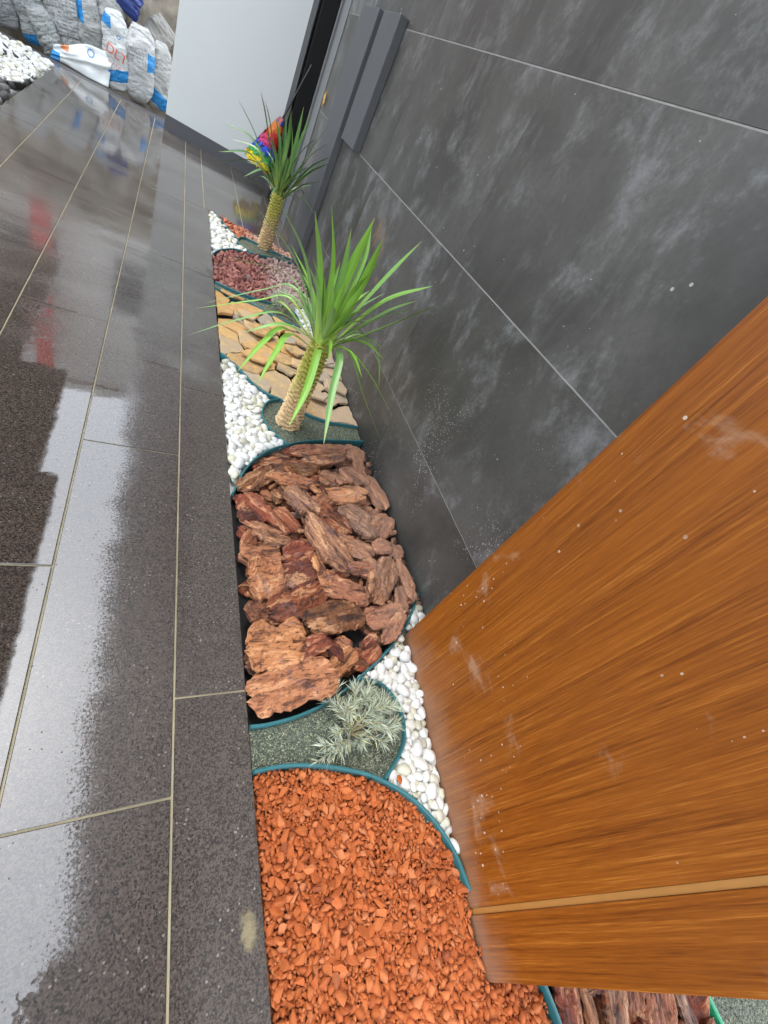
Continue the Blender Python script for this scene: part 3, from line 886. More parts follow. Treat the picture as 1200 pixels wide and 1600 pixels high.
BARK=[(0.449,0.404,0.236,0.122,0.10,3),(0.428,0.524,0.169,0.142,0.04,4),(0.550,0.514,0.097,0.066,0.33,1),(0.649,0.617,0.238,0.107,0.28,2),(0.534,0.684,0.225,0.114,0.39,1),(0.404,0.760,0.126,0.155,0.26,4),(0.422,0.852,0.119,0.072,0.07,3),(0.385,0.642,0.093,0.071,0.13,2),(0.534,0.783,0.150,0.098,0.19,0),(0.564,0.874,0.127,0.096,0.27,0),(0.680,0.915,0.250,0.118,-0.97,5),(0.631,0.808,0.139,0.051,-1.21,4),(0.728,0.720,0.168,0.096,-0.38,3),(0.812,0.806,0.128,0.070,0.04,3),(0.892,0.766,0.250,0.119,0.84,5),(0.993,0.767,0.188,0.050,-1.59,3),(0.998,0.905,0.069,0.081,-0.37,3),(0.988,1.035,0.203,0.110,0.66,3),(0.925,0.919,0.091,0.065,0.18,3),(0.991,1.253,0.217,0.090,-1.38,3),(0.795,0.918,0.170,0.086,-0.44,4),(0.479,0.961,0.148,0.083,-0.19,4),(0.425,1.080,0.140,0.097,-1.07,1),(0.367,0.930,0.118,0.051,1.10,2),(0.529,1.023,0.117,0.086,-0.94,2),(0.612,1.134,0.145,0.117,-1.00,5),(0.446,1.231,0.182,0.075,0.75,2),(0.612,1.334,0.254,0.091,0.28,2),(0.612,1.252,0.246,0.067,0.16,3),(0.768,1.488,0.285,0.066,0.23,3),(0.959,1.513,0.107,0.104,-0.43,3),(0.807,1.193,0.213,0.085,-0.04,4),(0.906,1.333,0.137,0.104,-0.91,3),(0.744,1.050,0.158,0.128,-0.65,1),(0.844,1.095,0.117,0.113,-0.82,5),(0.736,0.618,0.096,0.066,0.74,3),(0.852,0.618,0.153,0.089,0.08,3),(0.862,0.563,0.139,0.054,0.72,3),(0.661,0.516,0.059,0.072,-0.65,3),(0.646,0.461,0.119,0.065,0.53,4),(0.746,0.479,0.125,0.055,0.54,1),(0.621,0.505,0.077,0.049,-0.91,0),(0.797,1.309,0.115,0.114,-0.46,4),(0.357,1.092,0.065,0.042,0.96,1),(0.366,1.024,0.055,0.049,0.47,0),(0.447,0.903,0.095,0.052,-0.09,2),(0.772,1.423,0.216,0.065,0.19,3),(0.870,1.019,0.121,0.097,-0.90,5),(0.704,1.143,0.092,0.077,0.39,3),(0.535,1.174,0.117,0.045,1.10,2),(0.846,1.134,0.138,0.050,0.84,4),(0.852,0.818,0.107,0.056,1.60,5),(0.557,0.598,0.081,0.037,-2.45,2),(0.457,0.610,0.073,0.033,-0.12,0),(0.951,0.686,0.111,0.053,-1.77,3),(0.957,1.407,0.258,0.058,-1.64,3)]


bark_bed = bed('bark_bed', Z_bark, 'heap of chunky reddish brown bark pieces in the middle of the garden', 'bark bed', M_SOIL, -0.045)
brnd = random.Random(5)
def put_bark(parent, x, y, L, W, a, tone, z, seed, tilt=0.10, T=None):
    T = T or min(0.034, 0.011 + 0.14 * W)
    o = link('bark_chunk', bark_mesh(L, W, T, seed), M_BARK, parent, (x, y, z), (brnd.gauss(0, tilt), brnd.gauss(0, tilt), a))
    o['bark_tone'] = min(1.0, max(0.0, tone / 5 + brnd.uniform(-0.12, 0.12)))
    return o
def shift_in(x, y, L, W, a):     # keep a chunk off the paving and the wall
    h = abs(math.cos(a)) * L / 2 + abs(math.sin(a)) * W / 2
    return min(max(x, EDGE + 0.006 + h * 0.98), WX - 0.012 - h * 0.95)
for i, (x, y, L, W, a, t) in enumerate(BARK):
    zz = 0.004 + (0.012 if i < 14 else 0.0) + brnd.uniform(0, 0.026) + (0.012 if x > 0.85 else 0)
    put_bark(bark_bed, shift_in(x, y, L, W, a), y, L * 1.05, W * 1.04, a, t, zz, 100 + i, 0.13)
fill, frad = pack(Z_bark, 0.042, 1.0, 77, iters=25, margin=0.8)
for i, (q, r_) in enumerate(zip(fill, frad)):
    if q[1] < 0.42 and q[0] < 0.6: continue
    L, W = r_ * brnd.uniform(2.2, 3.4), r_ * brnd.uniform(1.2, 1.8); a = brnd.uniform(-0.8, 0.8)
    put_bark(bark_bed, shift_in(q[0], q[1], L, W, a), q[1], L, W, a, brnd.choice([0, 0, 1, 1, 2, 3]), -0.018 + brnd.uniform(-0.006, 0.006), 400 + i, 0.2)
bits, brad = pack(Z_bark, 0.030, 0.34, 78, iters=12, margin=1.2)
for i, (q, r_) in enumerate(zip(bits, brad)):      # small splinters lying on top and in the gaps
    if q[1] < 0.42 and q[0] < 0.6: continue
    L, W = r_ * brnd.uniform(1.6, 2.8), r_ * brnd.uniform(0.6, 1.2); a = brnd.uniform(-1.3, 1.3)
    put_bark(bark_bed, shift_in(q[0], q[1], L, W, a), q[1], L, W, a, brnd.choice([0, 1, 2, 3, 3, 4, 5]), 0.012 + brnd.uniform(-0.012, 0.012), 600 + i, 0.3, 0.014)
bark_corner = bed('bark_bed', Z_bark2, 'bark chunks past the near end of the wood panel at the bottom edge', 'bark bed', M_SOIL, -0.045)
for i, (x, y, L, W, a, t) in enumerate([(1.06, -0.43, 0.17, 0.075, 1.2, 0), (1.12, -0.44, 0.15, 0.03, 1.35, 4), (1.19, -0.48, 0.13, 0.08, 1.0, 5), (1.27, -0.49, 0.15, 0.10, 0.7, 3), (1.36, -0.53, 0.15, 0.09, 1.0, 3), (1.44, -0.56, 0.14, 0.05, 1.4, 5), (1.50, -0.57, 0.13, 0.07, 1.2, 1), (1.08, -0.54, 0.15, 0.09, 0.2, 2), (1.22, -0.58, 0.14, 0.09, 0.5, 1), (1.36, -0.63, 0.14, 0.09, 0.2, 3), (1.48, -0.66, 0.12, 0.08, 0.5, 2), (1.17, -0.41, 0.10, 0.06, 0.3, 0), (1.30, -0.42, 0.12, 0.06, 0.1, 0), (1.41, -0.47, 0.12, 0.06, -0.2, 2)]):
    put_bark(bark_corner, x, y, L, W, a, t, -0.004 + 0.01 * (i % 3), 800 + i)

cf, cr_ = pack(Z_bark2, 0.046, 0.95, 79, iters=20, margin=0.9)
for i, (q, r_) in enumerate(zip(cf, cr_)):
    L, W = r_ * brnd.uniform(2.2, 3.2), r_ * brnd.uniform(1.3, 1.8)
    put_bark(bark_corner, q[0], q[1], L, W, brnd.uniform(0.2, 1.4), brnd.choice([0, 1, 2, 3, 4, 5]), -0.018 if q[1] > -0.7 else brnd.uniform(-0.012, 0.008), 900 + i, 0.15)


# --- slate
def clip(poly, px, py, nx, ny):
    out = []
    for i in range(len(poly)):
        a, b = poly[i], poly[(i + 1) % len(poly)]
        da = (a[0] - px) * nx + (a[1] - py) * ny; db = (b[0] - px) * nx + (b[1] - py) * ny
        if da <= 0: out.append(a)
        if da * db < 0:
            t = da / (da - db); out.append((a[0] + (b[0] - a[0]) * t, a[1] + (b[1] - a[1]) * t))
    return out

slate_bed = bed('slate_bed', Z_slate, 'bed of flat ochre slate slabs in front of the dark wall', 'slate bed', M_SOIL, -0.04)
sp_, sr_ = pack([(x, y * 1.5) for x, y in Z_slate], 0.074, 0.86, 9, iters=30, margin=0.45, lo=0.6, hi=1.5)
sp_ = [(x, y / 1.5) for x, y in sp_]
srnd = random.Random(3)
for i, (cx, cy) in enumerate(sp_):
    cell = [tuple(p) for p in Z_slate]
    for j, (ox, oy) in enumerate(sp_):
        if i == j: continue
        dx, dy = ox - cx, oy - cy
        w = (sr_[i] ** 2 - sr_[j] ** 2) / (dx * dx + dy * dy) * 0.35
        t = min(0.75, max(0.25, 0.5 + w))
        cell = clip(cell, cx + dx * t, cy + dy * t, dx, dy)
        if len(cell) < 3: break
    if len(cell) < 3 or area(cell) < 0.0008: continue
    mx = sum(p[0] for p in cell) / len(cell); my = sum(p[1] for p in cell) / len(cell)
    ring = []
    for k in range(len(cell)):
        a, b = Vector(cell[k]), Vector(cell[(k + 1) % len(cell)])
        n_ = max(1, int((b - a).length / 0.022))
        for q in range(n_):
            p = a.lerp(b, q / n_) - Vector((mx, my))
            d = p.length
            s = (d - 0.001 + srnd.gauss(0, 0.0035)) / max(d, 1e-4) if srnd.random() > 0.3 else (d - 0.008) / max(d, 1e-4)
            p = p * min(1.12, max(0.7, s))
            if mx + p.x < X0 + 0.002: p.x = X0 + 0.002 - mx
            if mx + p.x > XW: p.x = XW - mx
            ring.append(p)
    th = srnd.uniform(0.009, 0.018); n_ = len(ring)
    V = [(p.x, p.y, -th) for p in ring] + [(p.x, p.y, -0.003 + srnd.gauss(0, .001)) for p in ring] + [(p.x * 0.95, p.y * 0.95, srnd.gauss(0, .0006)) for p in ring]
    F = [(k, (k + 1) % n_, n_ + (k + 1) % n_, n_ + k) for k in range(n_)] + [(n_ + k, n_ + (k + 1) % n_, 2 * n_ + (k + 1) % n_, 2 * n_ + k) for k in range(n_)]
    F.append(tuple(range(2 * n_, 3 * n_))); F.append(tuple(reversed(range(n_))))
    me = mesh('slate_slab', V, F)
    link('slate_slab', me, M_SLATE, slate_bed, (mx, my, srnd.uniform(-0.006, 0.022)), (srnd.gauss(0, 0.085), srnd.gauss(0, 0.085), 0))
for i in range(16):        # loose slabs lying across the others by the wall and the yucca
    q = (srnd.uniform(0.45, 1.0), srnd.uniform(1.95, 2.65)); L = srnd.uniform(0.055, 0.10)
    ring = []
    nk = srnd.randint(5, 7)
    for k in range(nk):
        a = (k + srnd.uniform(-0.25, 0.25)) / nk * 6.283; rr = L * srnd.uniform(0.75, 1.2) * (0.55 + 0.45 * abs(math.cos(a)))
        ring.append(Vector((math.cos(a) * rr, math.sin(a) * rr)))
    ring = [Vector((min(p.x, XW - q[0]), p.y)) for p in ring]
    n_ = nk; th = 0.012
    V = [(p.x, p.y, -th) for p in ring] + [(p.x, p.y, -0.003) for p in ring] + [(p.x * 0.94, p.y * 0.94, 0) for p in ring]
    F = [(k, (k + 1) % n_, n_ + (k + 1) % n_, n_ + k) for k in range(n_)] + [(n_ + k, n_ + (k + 1) % n_, 2 * n_ + (k + 1) % n_, 2 * n_ + k) for k in range(n_)]
    F.append(tuple(range(2 * n_, 3 * n_))); F.append(tuple(reversed(range(n_))))
    link('slate_slab', mesh('slate_slab', V, F), M_SLATE, slate_bed, (q[0], q[1], 0.030 + 0.004 * (i % 3)), (srnd.gauss(0, 0.08), srnd.gauss(0, 0.08), 0))


# ================================================================ PLANTS
PALM1=[
 (0.024,[(0.464,1.749,0.666),(0.281,1.717,0.786)]),
 (0.026,[(0.479,1.707,0.698),(0.325,1.622,0.851)]),
 (0.028,[(0.526,1.662,0.697),(0.422,1.561,0.877)]),
 (0.026,[(0.569,1.659,0.708),(0.473,1.592,0.907)]),
 (0.020,[(0.614,1.667,0.689),(0.563,1.612,0.872)]),
 (0.028,[(0.627,1.656,0.716),(0.608,1.580,0.934)]),
 (0.016,[(0.724,1.806,0.733),(0.717,1.849,0.865)]),
 (0.026,[(0.688,1.641,0.714),(0.662,1.572,0.893)]),
 (0.018,[(0.696,1.689,0.686),(0.704,1.624,0.817)]),
 (0.024,[(0.772,1.684,0.728),(0.833,1.662,0.926)]),
 (0.030,[(0.804,1.666,0.677),(0.925,1.604,0.828)]),
 (0.016,[(0.789,1.610,0.634),(0.878,1.525,0.760)]),
 (0.026,[(0.847,1.598,0.634),(0.979,1.558,0.801)]),
 (0.013,[(0.827,1.757,0.497),(0.955,1.760,0.429),(1.030,1.738,0.289)]),
 (0.016,[(0.778,1.674,0.443),(0.901,1.621,0.385),(1.030,1.525,0.290)]),
 (0.022,[(0.776,1.690,0.432),(0.891,1.597,0.303),(1.018,1.490,0.170)]),
 (0.024,[(0.684,1.554,0.474),(0.648,1.378,0.388),(0.616,1.199,0.301)]),
 (0.024,[(0.616,1.601,0.431),(0.575,1.449,0.334),(0.520,1.325,0.252)]),
 (0.020,[(0.495,1.628,0.449),(0.423,1.482,0.427),(0.357,1.322,0.395)]),
 (0.018,[(0.472,1.658,0.452),(0.381,1.533,0.427),(0.297,1.382,0.384)]),
 (0.013,[(0.453,1.686,0.494),(0.290,1.583,0.461),(0.140,1.460,0.419)]),
 (0.012,[(0.514,1.862,0.494),(0.394,1.905,0.417),(0.200,1.957,0.284)]),
 (0.012,[(0.528,1.905,0.527),(0.418,1.960,0.448),(0.232,2.008,0.296)]),
 (0.011,[(0.545,1.906,0.534),(0.450,2.030,0.525),(0.279,2.152,0.450)]),
 (0.012,[(0.494,1.894,0.452),(0.454,1.933,0.381),(0.417,1.983,0.326)]),
 (0.022,[(0.644,1.871,0.542),(0.648,2.008,0.587)]),
 (0.022,[(0.660,1.851,0.567),(0.697,1.981,0.667)]),
 (0.022,[(0.671,1.653,0.658),(0.668,1.569,0.788)]),
 (0.020,[(0.601,1.882,0.529),(0.574,2.012,0.555)]),
 (0.018,[(0.832,1.654,0.656),(0.907,1.615,0.756)]),
 (0.019,[(0.590,1.878,0.555),(0.508,2.065,0.627)]),
]
PALM2=[
 (0.024,[(0.538,4.121,0.638),(0.386,4.091,0.769)]),
 (0.024,[(0.595,4.158,0.724),(0.506,4.088,0.872)]),
 (0.024,[(0.629,4.138,0.705),(0.543,4.085,0.844)]),
 (0.024,[(0.542,4.210,0.596),(0.338,4.226,0.595)]),
 (0.024,[(0.590,4.231,0.546),(0.427,4.303,0.524)]),
 (0.024,[(0.527,4.023,0.535),(0.319,3.863,0.495)]),
 (0.024,[(0.584,4.166,0.488),(0.349,4.186,0.365)]),
 (0.024,[(0.620,3.941,0.504),(0.481,3.745,0.455)]),
 (0.024,[(0.659,4.207,0.412),(0.548,4.318,0.301)]),
 (0.024,[(0.734,4.021,0.727),(0.686,3.911,0.889)]),
 (0.024,[(0.786,4.015,0.714),(0.768,3.988,0.929)]),
 (0.024,[(0.821,4.048,0.724),(0.826,4.042,0.927)]),
 (0.024,[(0.818,4.115,0.667),(0.808,4.202,0.827)]),
 (0.024,[(0.888,4.018,0.708),(0.960,4.008,0.920)]),
 (0.024,[(0.901,4.036,0.683),(0.987,4.003,0.830)]),
 (0.024,[(0.901,3.939,0.637),(0.996,3.852,0.787)]),
 (0.024,[(0.907,3.926,0.615),(1.001,3.842,0.752)]),
 (0.024,[(0.887,3.867,0.550),(0.972,3.738,0.647)]),
 (0.024,[(0.717,4.175,0.647),(0.662,4.262,0.777)]),
 (0.024,[(0.741,4.149,0.664),(0.712,4.230,0.833)]),
 (0.024,[(0.663,3.914,0.612),(0.534,3.800,0.748)]),
 (0.024,[(0.777,3.967,0.626),(0.731,3.958,0.802)]),
 (0.024,[(0.656,3.951,0.546),(0.544,3.791,0.558)]),
 (0.024,[(0.852,4.070,0.693),(0.924,4.020,0.833)]),
 (0.024,[(0.909,4.073,0.489),(1.030,4.151,0.538)]),
]


def leaf_mesh(root, pts, width, seed):
    P = [Vector(root)] + [Vector(p) for p in pts]
    Q = spline(P, 9 if len(P) > 3 else 12)
    n = len(Q) - 1
    V, F, UV = [], [], []
    rnd = random.Random(seed); tw = rnd.uniform(-0.5, 0.5)
    out = (Vector(pts[-1]) - Vector(root)); out.z = 0
    out = out.normalized() if out.length > 1e-3 else Vector((0, -1, 0))
    side0 = Vector((-out.y, out.x, 0))
    for i, q in enumerate(Q):
        t = i / n
        d = (Q[min(i + 1, n)] - Q[max(i - 1, 0)]).normalized()
        s = (side0 - d * side0.dot(d)).normalized()
        s = Matrix.Rotation(tw * t, 3, d) @ s
        nm = s.cross(d).normalized()
        if nm.z < 0: nm = -nm
        w = width / 2 * (0.62 + 0.38 * min(1, t / 0.3)) * (1.0 if t < 0.5 else max(0.03, 1 - ((t - 0.5) / 0.5) ** 2.0))
        fold = 0.30 * w
        for a, f in ((-1, 1), (-0.5, 0.35), (0, 0), (0.5, 0.35), (1, 1)):
            V.append(q + s * w * a + nm * fold * f); UV.append((0.5 + a / 2, t))
    for i in range(n):
        for j in range(4):
            a = i * 5 + j; F.append((a, a + 1, a + 6, a + 5))
    me = mesh('leaf', V, F, True)
    ul = me.uv_layers.new(name='UVMap')
    for lp in me.loops: ul.data[lp.index].uv = UV[lp.vertex_index]
    return me


def mat_trunk():
    m = Mat('scaly yucca trunk')
    z = m.sep(m.objc())[2]
    f = m.ramp(m.math('ADD', z, m.math('MULTIPLY', m.noise(m.objc(), 30, 3), 0.12)), 0.16, 0.40)
    c = m.mix(f, (0.60, 0.42, 0.24), (0.42, 0.43, 0.05))
    at = m.t.nodes.new('ShaderNodeAttribute'); at.attribute_name = 'scale'
    c = m.mix(m.math('MULTIPLY', m.ramp(at.outputs['Fac'], 0.7, 1.0), 0.85), c, (0.80, 0.64, 0.34))
    c = m.mix(m.math('MULTIPLY', m.ramp(at.outputs['Fac'], 0.35, 0.0), 0.9), c, (0.10, 0.06, 0.02))
    c = m.mix(m.math('MULTIPLY', m.noise(m.objc(), 90, 4), 0.3), c, (0.40, 0.30, 0.14))
    return m.out(c, 0.75, m.bump(m.noise(m.objc(), 160, 3), 0.25, 0.002))
M_TRUNK = mat_trunk()
M_LEAF = mat_leaf('yucca leaf', (0.34, 0.44, 0.07), (0.165, 0.36, 0.028), (0.26, 0.45, 0.12))
M_LEAF2 = mat_leaf('dark yucca leaf', (0.26, 0.33, 0.06), (0.085, 0.20, 0.04), (0.14, 0.27, 0.075), 1.6)


def trunk_mesh(h, r0, r1, rowh, nsc):
    nt, nz = 72, int(h / 0.0028)
    V, F, A = [], [], []
    for i in range(nz + 1):
        z = h * i / nz
        for j in range(nt):
            a = j / nt * 2 * math.pi
            row = z / rowh + 0.22 * math.sin(3 * a + 2) + 0.26 * noise.noise(Vector((math.cos(a) * 1.6, math.sin(a) * 1.6, z * 22)))
            k = math.floor(row)
            sc = abs(math.sin((a + k * 0.97) * nsc / 2 + 0.5 * noise.noise(Vector((k * 1.7, a, 4)))))
            ph = (row - 0.42 * sc) % 1.0
            r = r0 - 0.006 + (r1 - r0) * z / h
            r *= 1 + 0.10 * math.exp(-z / 0.05)
            r += (0.017 + 0.008 * noise.noise(Vector((a * 3, k * 2.1, 1)))) * (ph ** 1.5) + 0.002 * noise.noise(Vector((a * 4, z * 70, 3)))
            V.append((math.cos(a) * r, math.sin(a) * r, z)); A.append(ph)
    for i in range(nz):
        for j in range(nt):
            a = i * nt + j; b = i * nt + (j + 1) % nt
            F.append((a, b, b + nt, a + nt))
    V.append((0, 0, h)); A.append(0.5)
    for j in range(nt): F.append((nz * nt + j, nz * nt + (j + 1) % nt, len(V) - 1))
    me = mesh('trunk', V, F, False)
    at = me.attributes.new('scale', 'FLOAT', 'POINT'); at.data.foreach_set('value', A)
    return me


def yucca(base, h, r, leaves, mat, label, seed, wf=1.3, extra=0):
    root = empty('yucca_plant', (base[0], base[1], -0.004))
    tag(root, label, 'yucca', 'yucca plants')
    link('trunk', trunk_mesh(h, r, r * 0.78, 0.021, 8), M_TRUNK, root)
    crown = Vector((0, 0, h + 0.004)); bs = Vector((base[0], base[1], -0.004))
    rnd = random.Random(seed)
    for i, (w, pts) in enumerate(leaves):
        loc = [Vector(p) - bs for p in pts]
        loc[-1] = loc[-1] + (loc[-1] - loc[-2]) * 0.10
        d = (loc[0] - crown); d.z = 0
        rt = crown + (d.normalized() * r * 0.5 if d.length > 1e-3 else Vector()) + Vector((0, 0, rnd.uniform(-0.045, 0.0)))
        link('leaf', leaf_mesh(rt, loc, w * wf, seed + i), mat, root)
    for i in range(extra):     # fuller crown: arching leaves between the others
        a = i * 2.4 + rnd.uniform(-0.3, 0.3); el = rnd.uniform(0.15, 1.2); Ln = rnd.uniform(0.30, 0.42)
        dv = Vector((math.cos(a) * math.cos(el), math.sin(a) * math.cos(el), math.sin(el)))
        e = crown + dv * Ln - Vector((0, 0, 0.10 * math.cos(el)))
        if base[0] + e.x > WX - 0.04: e.x = WX - 0.04 - base[0]
        link('leaf', leaf_mesh(crown + Vector((0, 0, rnd.uniform(-0.03, 0.0))), [crown + dv * Ln * 0.55, e], 0.019, seed + 200 + i), mat, root)
    for i in range(14):        # short young leaves standing in the heart
        a = rnd.uniform(0, 6.28); s = rnd.uniform(0.05, 0.16)
        e = crown + Vector((math.cos(a) * s, math.sin(a) * s, rnd.uniform(0.18, 0.33)))
        link('leaf', leaf_mesh(crown + Vector((0, 0, -0.02)), [crown.lerp(e, 0.5) + Vector((0, 0, 0.03)), e], 0.022, seed + 50 + i), mat, root)
    return root

yucca((0.645, 1.677), 0.44, 0.050, PALM1, M_LEAF, 'bright green yucca with scaly pale trunk between bark and slate', 500, 1.3, 16)
yucca((0.770, 4.005), 0.40, 0.050, PALM2, M_LEAF2, 'dark green yucca at the far end beside the white wall', 600, 1.15, 8)


# --- silvery bushes
M_SILV = mat_stone('silvery green leaves', [(0.0, (0.26, 0.30, 0.22)), (0.5, (0.40, 0.44, 0.34)), (0.85, (0.52, 0.55, 0.42)), (1.0, (0.44, 0.42, 0.17))], 0.7, 60, 0.05)
M_STEM = plain('pale woody stem', (0.35, 0.30, 0.16), 0.8, 0.2, 40)


def bush(base, stems, label, seed, leaf_len, dens):
    rnd = random.Random(seed)
    root = empty('silver_bush', (base[0], base[1], -0.003))
    tag(root, label, 'shrub', 'silvery bushes')
    for tip in stems:
        T = Vector(tip)
        mid = T * 0.5 + Vector((rnd.gauss(0, .012), rnd.gauss(0, .012), 0.02))
        Q = spline([(0, 0, 0), mid, T], 7)
        V, F = [], []
        for i, q in enumerate(Q):
            d = (Q[min(i + 1, len(Q) - 1)] - Q[max(i - 1, 0)]).normalized()
            s = d.orthogonal().normalized(); b = d.cross(s)
            r = 0.0026 * (1 - 0.6 * i / len(Q))
            for k in range(5):
                a = k / 5 * 6.283; V.append(q + s * math.cos(a) * r + b * math.sin(a) * r)
        for i in range(len(Q) - 1):
            for k in range(5): F.append((i * 5 + k, i * 5 + (k + 1) % 5, i * 5 + 5 + (k + 1) % 5, i * 5 + 5 + k))
        st = obj('stem', V, F, M_STEM, root, True)
        LV, LF, TT = [], [], []
        for k in range(dens):
            t = 1 - 0.72 * rnd.random() ** 1.5
            i = min(len(Q) - 2, int(t * (len(Q) - 1)))
            q = Q[i].lerp(Q[i + 1], t * (len(Q) - 1) - i)
            d = (Q[i + 1] - Q[i]).normalized()
            o = d.orthogonal().normalized(); o = Matrix.Rotation(rnd.uniform(0, 6.28), 3, d) @ o
            ax = (d * rnd.uniform(0.3, 1.5) + o + Vector((0, 0, 0.25))).normalized()
            L = leaf_len * rnd.uniform(0.55, 1.15); w = L * 0.048
            sd = ax.cross(Vector((rnd.gauss(0, 1), rnd.gauss(0, 1), rnd.gauss(0, 1)))).normalized(); up = ax.cross(sd)
            n = len(LV); bend = up * L * rnd.uniform(-0.1, 0.2)
            LV += [q, q + ax * L * 0.4 + sd * w + bend * .4, q + ax * L * 0.4 + up * w * 0.5 + bend * .4, q + ax * L * 0.4 - sd * w + bend * .4, q + ax * L + bend]
            LF += [(n, n + 1, n + 2), (n, n + 2, n + 3), (n + 1, n + 4, n + 2), (n + 2, n + 4, n + 3)]
            TT += [rnd.random()] * 5
        me = mesh('leaves', LV, LF)
        a_ = me.attributes.new('tone', 'FLOAT', 'POINT'); a_.data.foreach_set('value', TT)
        o_ = link('leaves', me, M_SILV, st); o_['kind'] = 'stuff'
    return root

bush((0.626, 0.262), [(0.015, 0.10, 0.075), (-0.04, 0.115, 0.05), (0.07, 0.105, 0.06), (0.105, 0.065, 0.075), (0.135, 0.035, 0.06), (0.12, -0.015, 0.065), (0.075, -0.05, 0.05), (0.04, 0.03, 0.10), (0.075, 0.03, 0.10), (-0.015, 0.06, 0.08), (-0.06, 0.085, 0.035), (0.0, -0.035, 0.05), (-0.055, -0.005, 0.04), (0.045, 0.075, 0.09), (-0.09, -0.025, 0.02), (-0.075, -0.055, 0.012), (-0.11, -0.055, 0.01), (0.03, 0.115, 0.03), (0.095, 0.09, 0.03), (0.14, 0.01, 0.03), (0.09, -0.035, 0.09), (0.02, 0.06, 0.11), (0.10, 0.03, 0.11), (-0.03, 0.03, 0.09), (0.05, -0.01, 0.10)],
     'silvery green bush growing on the dark grit near the wood panel', 41, 0.040, 62)
bush((0.762, 2.86), [(-0.02, 0.12, 0.07), (0.03, 0.13, 0.08), (-0.06, 0.07, 0.08), (0.05, 0.07, 0.10), (-0.03, 0.04, 0.11), (0.02, 0.02, 0.12), (-0.07, 0.0, 0.06), (0.06, 0.0, 0.07), (0.0, 0.09, 0.13)],
     'small silver grey bush beside dark red gravel behind the near yucca', 42, 0.05, 50)

# ================================================================ DUSTER IN THE CORNER
def duster():
    top, bot = Vector((0.955, 5.80, 0.66)), Vector((0.83, 5.77, 0.21))
    root = empty('duster', (0.85, 5.78, 0.0))
    tag(root, 'rainbow striped fluffy duster leaning in the corner behind the far yucca', 'duster')
    base = Vector(root.location)
    ax = (bot - top).normalized(); s = ax.orthogonal().normalized(); b = ax.cross(s)
    bands = [('blue', (0.02, 0.06, 0.42), 0.0, 0.14), ('orange', (0.62, 0.17, 0.015), 0.14, 0.36), ('red', (0.55, 0.025, 0.025), 0.36, 0.50), ('magenta', (0.5, 0.02, 0.15), 0.50, 0.6), ('blue', (0.02, 0.08, 0.55), 0.6, 0.78), ('green', (0.05, 0.36, 0.06), 0.78, 0.88), ('yellow', (0.85, 0.62, 0.01), 0.88, 1.0)]
    rnd = random.Random(8); L = (bot - top).length
    V, F = [], []
    for i in range(2):
        for k in range(8):
            a = k / 8 * 6.283; V.append(top - base + ax * (L * 0.9 if i else -0.5) + (s * math.cos(a) + b * math.sin(a)) * 0.009)
    for k in range(8): F.append((k, (k + 1) % 8, 8 + (k + 1) % 8, 8 + k))
    obj('handle', V, F, plain('black duster handle', (0.02, 0.02, 0.02), 0.4), root, True)
    for nm, col, t0, t1 in bands:
        V, F = [], []
        for k in range(150):
            a = rnd.uniform(0, 6.283); t = rnd.uniform(t0, t1)
            rd = 0.022 + 0.135 * (t ** 0.8) * rnd.uniform(0.75, 1.05)
            o = s * math.cos(a) + b * math.sin(a); tn = s * -math.sin(a) + b * math.cos(a)
            p0 = top - base + ax * L * max(0, t - 0.16) + o * rd * 0.55
            p1 = top - base + ax * L * t + o * rd
            p2 = top - base + ax * L * (t + 0.07) + o * rd * 0.98
            w = 0.012
            n = len(V); V += [p0 - tn * w, p0 + tn * w, p1 - tn * w, p1 + tn * w, p2 - tn * w * .3, p2 + tn * w * .3]
            F += [(n, n + 1, n + 3, n + 2), (n + 2, n + 3, n + 5, n + 4)]
        o_ = obj('bristles', V, F, plain(nm + ' duster fibre', col, 0.5, 0.25, 60), root)
        o_['label'] = nm + ' band of fluffy bristles'
duster()

# golden scrap on the wall trim
def scrap():
    rnd = random.Random(4); V, F = [], []
    for i in range(9):
        for j in range(5):
            u, v = i / 8 - 0.5, j / 4 - 0.5
            wv = (1 - abs(2 * u) ** 1.5) * 0.6 + 0.12
            V.append((-0.012 * math.cos(v * 3.0) + rnd.gauss(0, .003), v * 0.075 * wv + 0.012 * math.sin(u * 8), u * 0.105 + rnd.gauss(0, .003)))
    for i in range(8):
        for j in range(4):
            a = i * 5 + j; F.append((a, a + 1, a + 6, a + 5))
    o = obj('dry_leaf', V, F, plain('golden dry leaf', (0.50, 0.29, 0.07), 0.5, 0.5, 60), None, True)
    o.location = (WX - 0.016, 4.735, 1.02)
    tag(o, 'small curled golden brown scrap stuck on the dark wall trim', 'dry leaf')
scrap()

